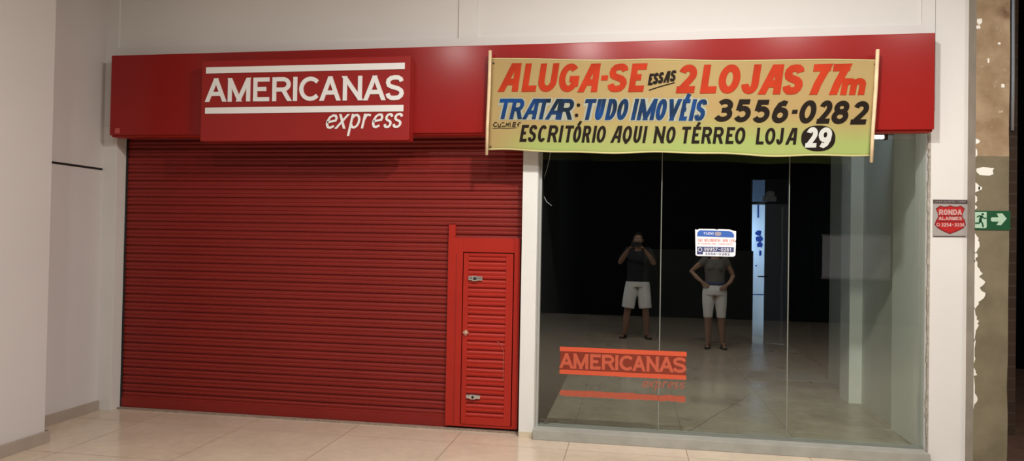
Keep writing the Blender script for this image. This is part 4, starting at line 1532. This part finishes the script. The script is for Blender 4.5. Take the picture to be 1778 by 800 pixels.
def foot(bm, ankle, ang, s=1.0):
    a = Vector(ankle)
    d = Vector((math.sin(ang), math.cos(ang), 0))
    sd = Vector((d.y, -d.x, 0))
    limb(bm, [a, a-d*0.035*s+Vector((0, 0, -a.z+0.05))], [0.036*s, 0.032*s])
    limb(bm, [Vector((a.x, a.y, 0.052))-d*0.03*s, Vector((a.x, a.y, 0.056))+d*0.06*s, Vector((a.x, a.y, 0.040))+d*0.13*s], [0.032*s, (0.036*s, 0.026*s), (0.042*s, 0.017*s)])
    for k, ln in enumerate((0.048, 0.046, 0.042, 0.036, 0.03)):
        o = sd*(0.030-0.0155*k)*s*(1 if a.x < 0 else -1)
        q = Vector((a.x, a.y, 0.034))+d*0.13*s+o
        limb(bm, [q, q+d*ln*s], [0.011*s if k == 0 else 0.0085*s]*2, 8)


def sandals(parent, ankle, ang, s=1.0):
    a = Vector(ankle)
    d = Vector((math.sin(ang), math.cos(ang), 0))
    sd = Vector((d.y, -d.x, 0))
    bm = bmesh.new()
    pts = []
    for t in range(28):
        th = 2*PI*t/28
        l = math.cos(th)
        w = (0.045+0.010*l)*math.sin(th)
        q = Vector((a.x, a.y, 0))+d*(0.058+0.135*l)*s+sd*w*s
        pts.append(q)
    lo = [bm.verts.new((q.x, q.y, 0.001)) for q in pts]
    hi = [bm.verts.new((q.x, q.y, 0.022)) for q in pts]
    bm.faces.new(lo)
    bm.faces.new(hi[::-1])
    for i in range(28):
        bm.faces.new((lo[i], lo[(i+1) % 28], hi[(i+1) % 28], hi[i]))
    for sx in (-1, 1):
        q0 = Vector((a.x, a.y, 0.02))+d*0.045*s+sd*sx*0.044*s
        q1 = Vector((a.x, a.y, 0.066))+d*0.085*s+sd*sx*0.022*s
        q2 = Vector((a.x, a.y, 0.058))+d*0.125*s
        tube(bm, [q0, q1, q2], 0.006, 8)
    bmesh.ops.recalc_face_normals(bm, faces=bm.faces)
    o = link('sandal', bm, M['sandal'], None, False)
    o.parent = parent


def eyes(parent, c, s=1.0):
    for sx in (-1, 1):
        bm = bmesh.new()
        ball(bm, Vector(c)+Vector((sx*0.031, 0.0745, 0.008))*s, 0.0125*s, 12, 8)
        o = link('eye', bm, M['eye'], None, True)
        o.parent = parent


def hair(parent, c, s, m, long=False):
    bm = bmesh.new()
    c = Vector(c)
    ball(bm, c+Vector((0, -0.018, 0.042))*s, [0.083*s, 0.098*s, 0.088*s], 20, 14)
    if long:
        ball(bm, c+Vector((0, -0.055, -0.02))*s, [0.080*s, 0.060*s, 0.10*s], 16, 12)
        limb(bm, [c+Vector((0, -0.09, -0.02))*s, c+Vector((0, -0.12, -0.12))*s, c+Vector((0, -0.11, -0.20))*s], [0.045*s, 0.035*s, 0.018*s])
    else:
        ball(bm, c+Vector((0, -0.045, -0.01))*s, [0.076*s, 0.060*s, 0.075*s], 16, 12)
    for v in bm.verts:      # hairline
        l = (v.co-c)/s
        if l.y > 0.045 and l.z < 0.075:
            v.co.y = c.y+0.045*s
    finish('hair', bm, m, parent, 0.008, 2)


# ---- the person taking the picture
PX, PY = 0.085, -6.27
man = thing('person', 'person in black shirt and white shorts raising a phone, mirrored in the left panes', 'person', (PX, PY, 0), None)
b = bmesh.new()
limb(b, [(0, -0.01, 0.90), (0, -0.01, 1.02), (0, 0.0, 1.20), (0, 0.0, 1.34), (0, 0.005, 1.41)], [(0.155, 0.115), (0.140, 0.105), (0.155, 0.115), (0.165, 0.11), (0.10, 0.075)], 20)
limb(b, [(0, 0.0, 1.40), (0, 0.025, 1.49), (0, 0.04, 1.56)], [0.062, 0.056, 0.056])
HC = (0.0, 0.045, 1.600)
head(b, HC)
AL = [(-0.165, 0.0, 1.385), (-0.235, 0.09, 1.31), (-0.280, 0.185, 1.245), (-0.225, 0.27, 1.335), (-0.165, 0.345, 1.425)]
AR = [(0.165, 0.0, 1.385), (0.215, 0.10, 1.30), (0.245, 0.195, 1.235), (0.185, 0.28, 1.330), (0.115, 0.350, 1.420)]
for A in (AL, AR):
    limb(b, A, [0.058, 0.048, 0.040, 0.038, 0.028])
hand(b, AL[-1], (0.45, 0.55, 0.70), (0.75, 0.15, -0.30), 0.95, 1.0, -1)
hand(b, AR[-1], (-0.40, 0.55, 0.72), (-0.75, 0.15, -0.30), 0.95, 1.0, 1)
LL = [(-0.085, -0.01, 0.90), (-0.12, 0.0, 0.70), (-0.15, 0.01, 0.49), (-0.17, -0.02, 0.34), (-0.195, -0.03, 0.09)]
LR = [(0.085, -0.01, 0.90), (0.11, 0.0, 0.70), (0.13, 0.01, 0.49), (0.145, -0.02, 0.34), (0.160, -0.03, 0.09)]
for A in (LL, LR):
    limb(b, A, [0.092, 0.080, 0.056, 0.056, 0.036])
foot(b, LL[-1], -0.35)
foot(b, LR[-1], 0.30)
body = finish('body', b, M['skin_tan'], man, 0.007, 3)
eyes(man, HC)
hair(man, HC, 1.0, M['hair_dark'])
b = bmesh.new()
tube(b, [(0, -0.01, 0.93), (0, -0.005, 1.05), (0, 0.0, 1.20), (0, 0.0, 1.33), (0, 0.005, 1.405), (0, 0.012, 1.435)], [(0.178, 0.138), (0.170, 0.132), (0.176, 0.134), (0.182, 0.128), (0.125, 0.092), (0.080, 0.070)], 24)
for A in (AL, AR):
    a0, a1, a2 = Vector(A[0]), Vector(A[1]), Vector(A[2])
    tube(b, [a0-(a1-a0)*0.6, a0, a1, a1.lerp(a2, 0.35)], [0.082, 0.080, 0.070, 0.072], 18)
    ball(b, a0, 0.076)
finish('shirt', b, M['shirt_dark'], man, 0.008, 3)
b = bmesh.new()
tube(b, [(0, -0.01, 1.00), (0, -0.01, 0.92), (0, -0.01, 0.84)], [(0.166, 0.126), (0.172, 0.134), (0.165, 0.130)], 24)
for A in (LL, LR):
    a0, a1, a2 = Vector(A[0]), Vector(A[1]), Vector(A[2])
    tube(b, [a0, a1, a1.lerp(a2, 0.98)], [0.108, 0.108, 0.104], 20)
finish('shorts', b, M['shorts_white'], man, 0.008, 2)
sandals(man, LL[-1], -0.35)
sandals(man, LR[-1], 0.30)
# the phone held in both hands, its lens at the picture's viewpoint
ph = thing('phone', 'dark phone held sideways in both hands by the person in black shirt', 'phone', (0.05, -5.82, 1.51))
b = bmesh.new()
box(b, -0.030, 0.130, -5.826, -5.818, 1.495, 1.570, 0.003)
link('phone_body', b, M['black'], ph)
b = bmesh.new()
tube(b, [(0, -5.8195, 1.55), (0, -5.8155, 1.55)], 0.008, 16)
link('lens', b, M['dark_metal'], ph)

# ---- the second person with a hand on the hip
QX, QY = 1.215, -5.45
wom = thing('person', 'person in grey top and tight white knee shorts, hand on hip, mirrored under the notice', 'person', (QX, QY, 0))
b = bmesh.new()
S2 = 0.94
limb(b, [(0, 0, 0.86), (0, 0, 0.97), (0, 0, 1.12), (0, 0, 1.25), (0, 0.0, 1.335)], [(0.160, 0.120), (0.128, 0.098), (0.130, 0.100), (0.145, 0.105), (0.09, 0.068)], 20)
limb(b, [(0, 0.0, 1.32), (0, 0.015, 1.40), (0, 0.025, 1.46)], [0.054, 0.048, 0.048])
HW = (0.0, 0.03, 1.495)
head(b, HW, 0.94)
BL = [(-0.150, 0.0, 1.300), (-0.250, -0.03, 1.225), (-0.335, -0.05, 1.140), (-0.265, 0.015, 1.055), (-0.185, 0.065, 0.985)]
BR = [(0.150, 0.0, 1.300), (0.215, -0.02, 1.19), (0.265, -0.035, 1.085), (0.225, 0.04, 1.005), (0.165, 0.095, 0.955)]
for A in (BL, BR):
    limb(b, A, [0.050, 0.042, 0.035, 0.033, 0.024])
hand(b, BL[-1], (0.75, 0.45, -0.55), (0.45, -0.75, -0.25), 0.86, 0.5, 1)
hand(b, BR[-1], (-0.70, 0.40, -0.45), (-0.45, -0.75, -0.25), 0.86, 0.5, -1)
ML = [(-0.082, 0, 0.84), (-0.092, 0.01, 0.66), (-0.092, 0.015, 0.45), (-0.085, -0.012, 0.31), (-0.08, -0.02, 0.085)]
MR = [(0.082, 0, 0.84), (0.092, 0.01, 0.66), (0.100, 0.015, 0.45), (0.105, -0.012, 0.31), (0.125, -0.02, 0.085)]
for A in (ML, MR):
    limb(b, A, [0.090, 0.078, 0.052, 0.050, 0.033])
foot(b, ML[-1], -0.25, 0.92)
foot(b, MR[-1], 0.15, 0.92)
finish('body', b, M['skin_light'], wom, 0.007, 3)
eyes(wom, HW, 0.94)
hair(wom, HW, 0.94, M['hair_dark'], True)
b = bmesh.new()
tube(b, [(0, 0, 0.985), (0, 0, 1.08), (0, 0, 1.20), (0, 0.0, 1.28), (0, 0.004, 1.335)], [(0.146, 0.114), (0.140, 0.112), (0.156, 0.122), (0.155, 0.114), (0.098, 0.076)], 24)
for sx in (-1, 1):
    ball(b, (sx*0.066, 0.082, 1.205), (0.058, 0.052, 0.058))
for A in (BL, BR):
    a0, a1 = Vector(A[0]), Vector(A[1])
    tube(b, [a0-(a1-a0)*0.5, a0, a0.lerp(a1, 0.55)], [0.070, 0.064, 0.058], 16)
finish('top', b, M['shirt_grey'], wom, 0.008, 3)
b = bmesh.new()
tube(b, [(0, 0, 0.955), (0, 0, 0.88), (0, 0, 0.80)], [(0.148, 0.116), (0.174, 0.136), (0.172, 0.130)], 24)
for A in (ML, MR):
    a0, a1, a2 = Vector(A[0]), Vector(A[1]), Vector(A[2])
    tube(b, [a0, a1, a1.lerp(a2, 0.95)], [0.099, 0.086, 0.064], 20)
finish('shorts', b, M['shorts_white'], wom, 0.008, 2)
b = bmesh.new()
tube(b, [(0, 0, 0.945), (0, 0, 0.995)], [(0.152, 0.119), (0.150, 0.117)], 28)
o = link('belt', b, M['belt'], None, True)
o.parent = wom
sandals(wom, ML[-1], -0.25, 0.92)
sandals(wom, MR[-1], 0.15, 0.92)
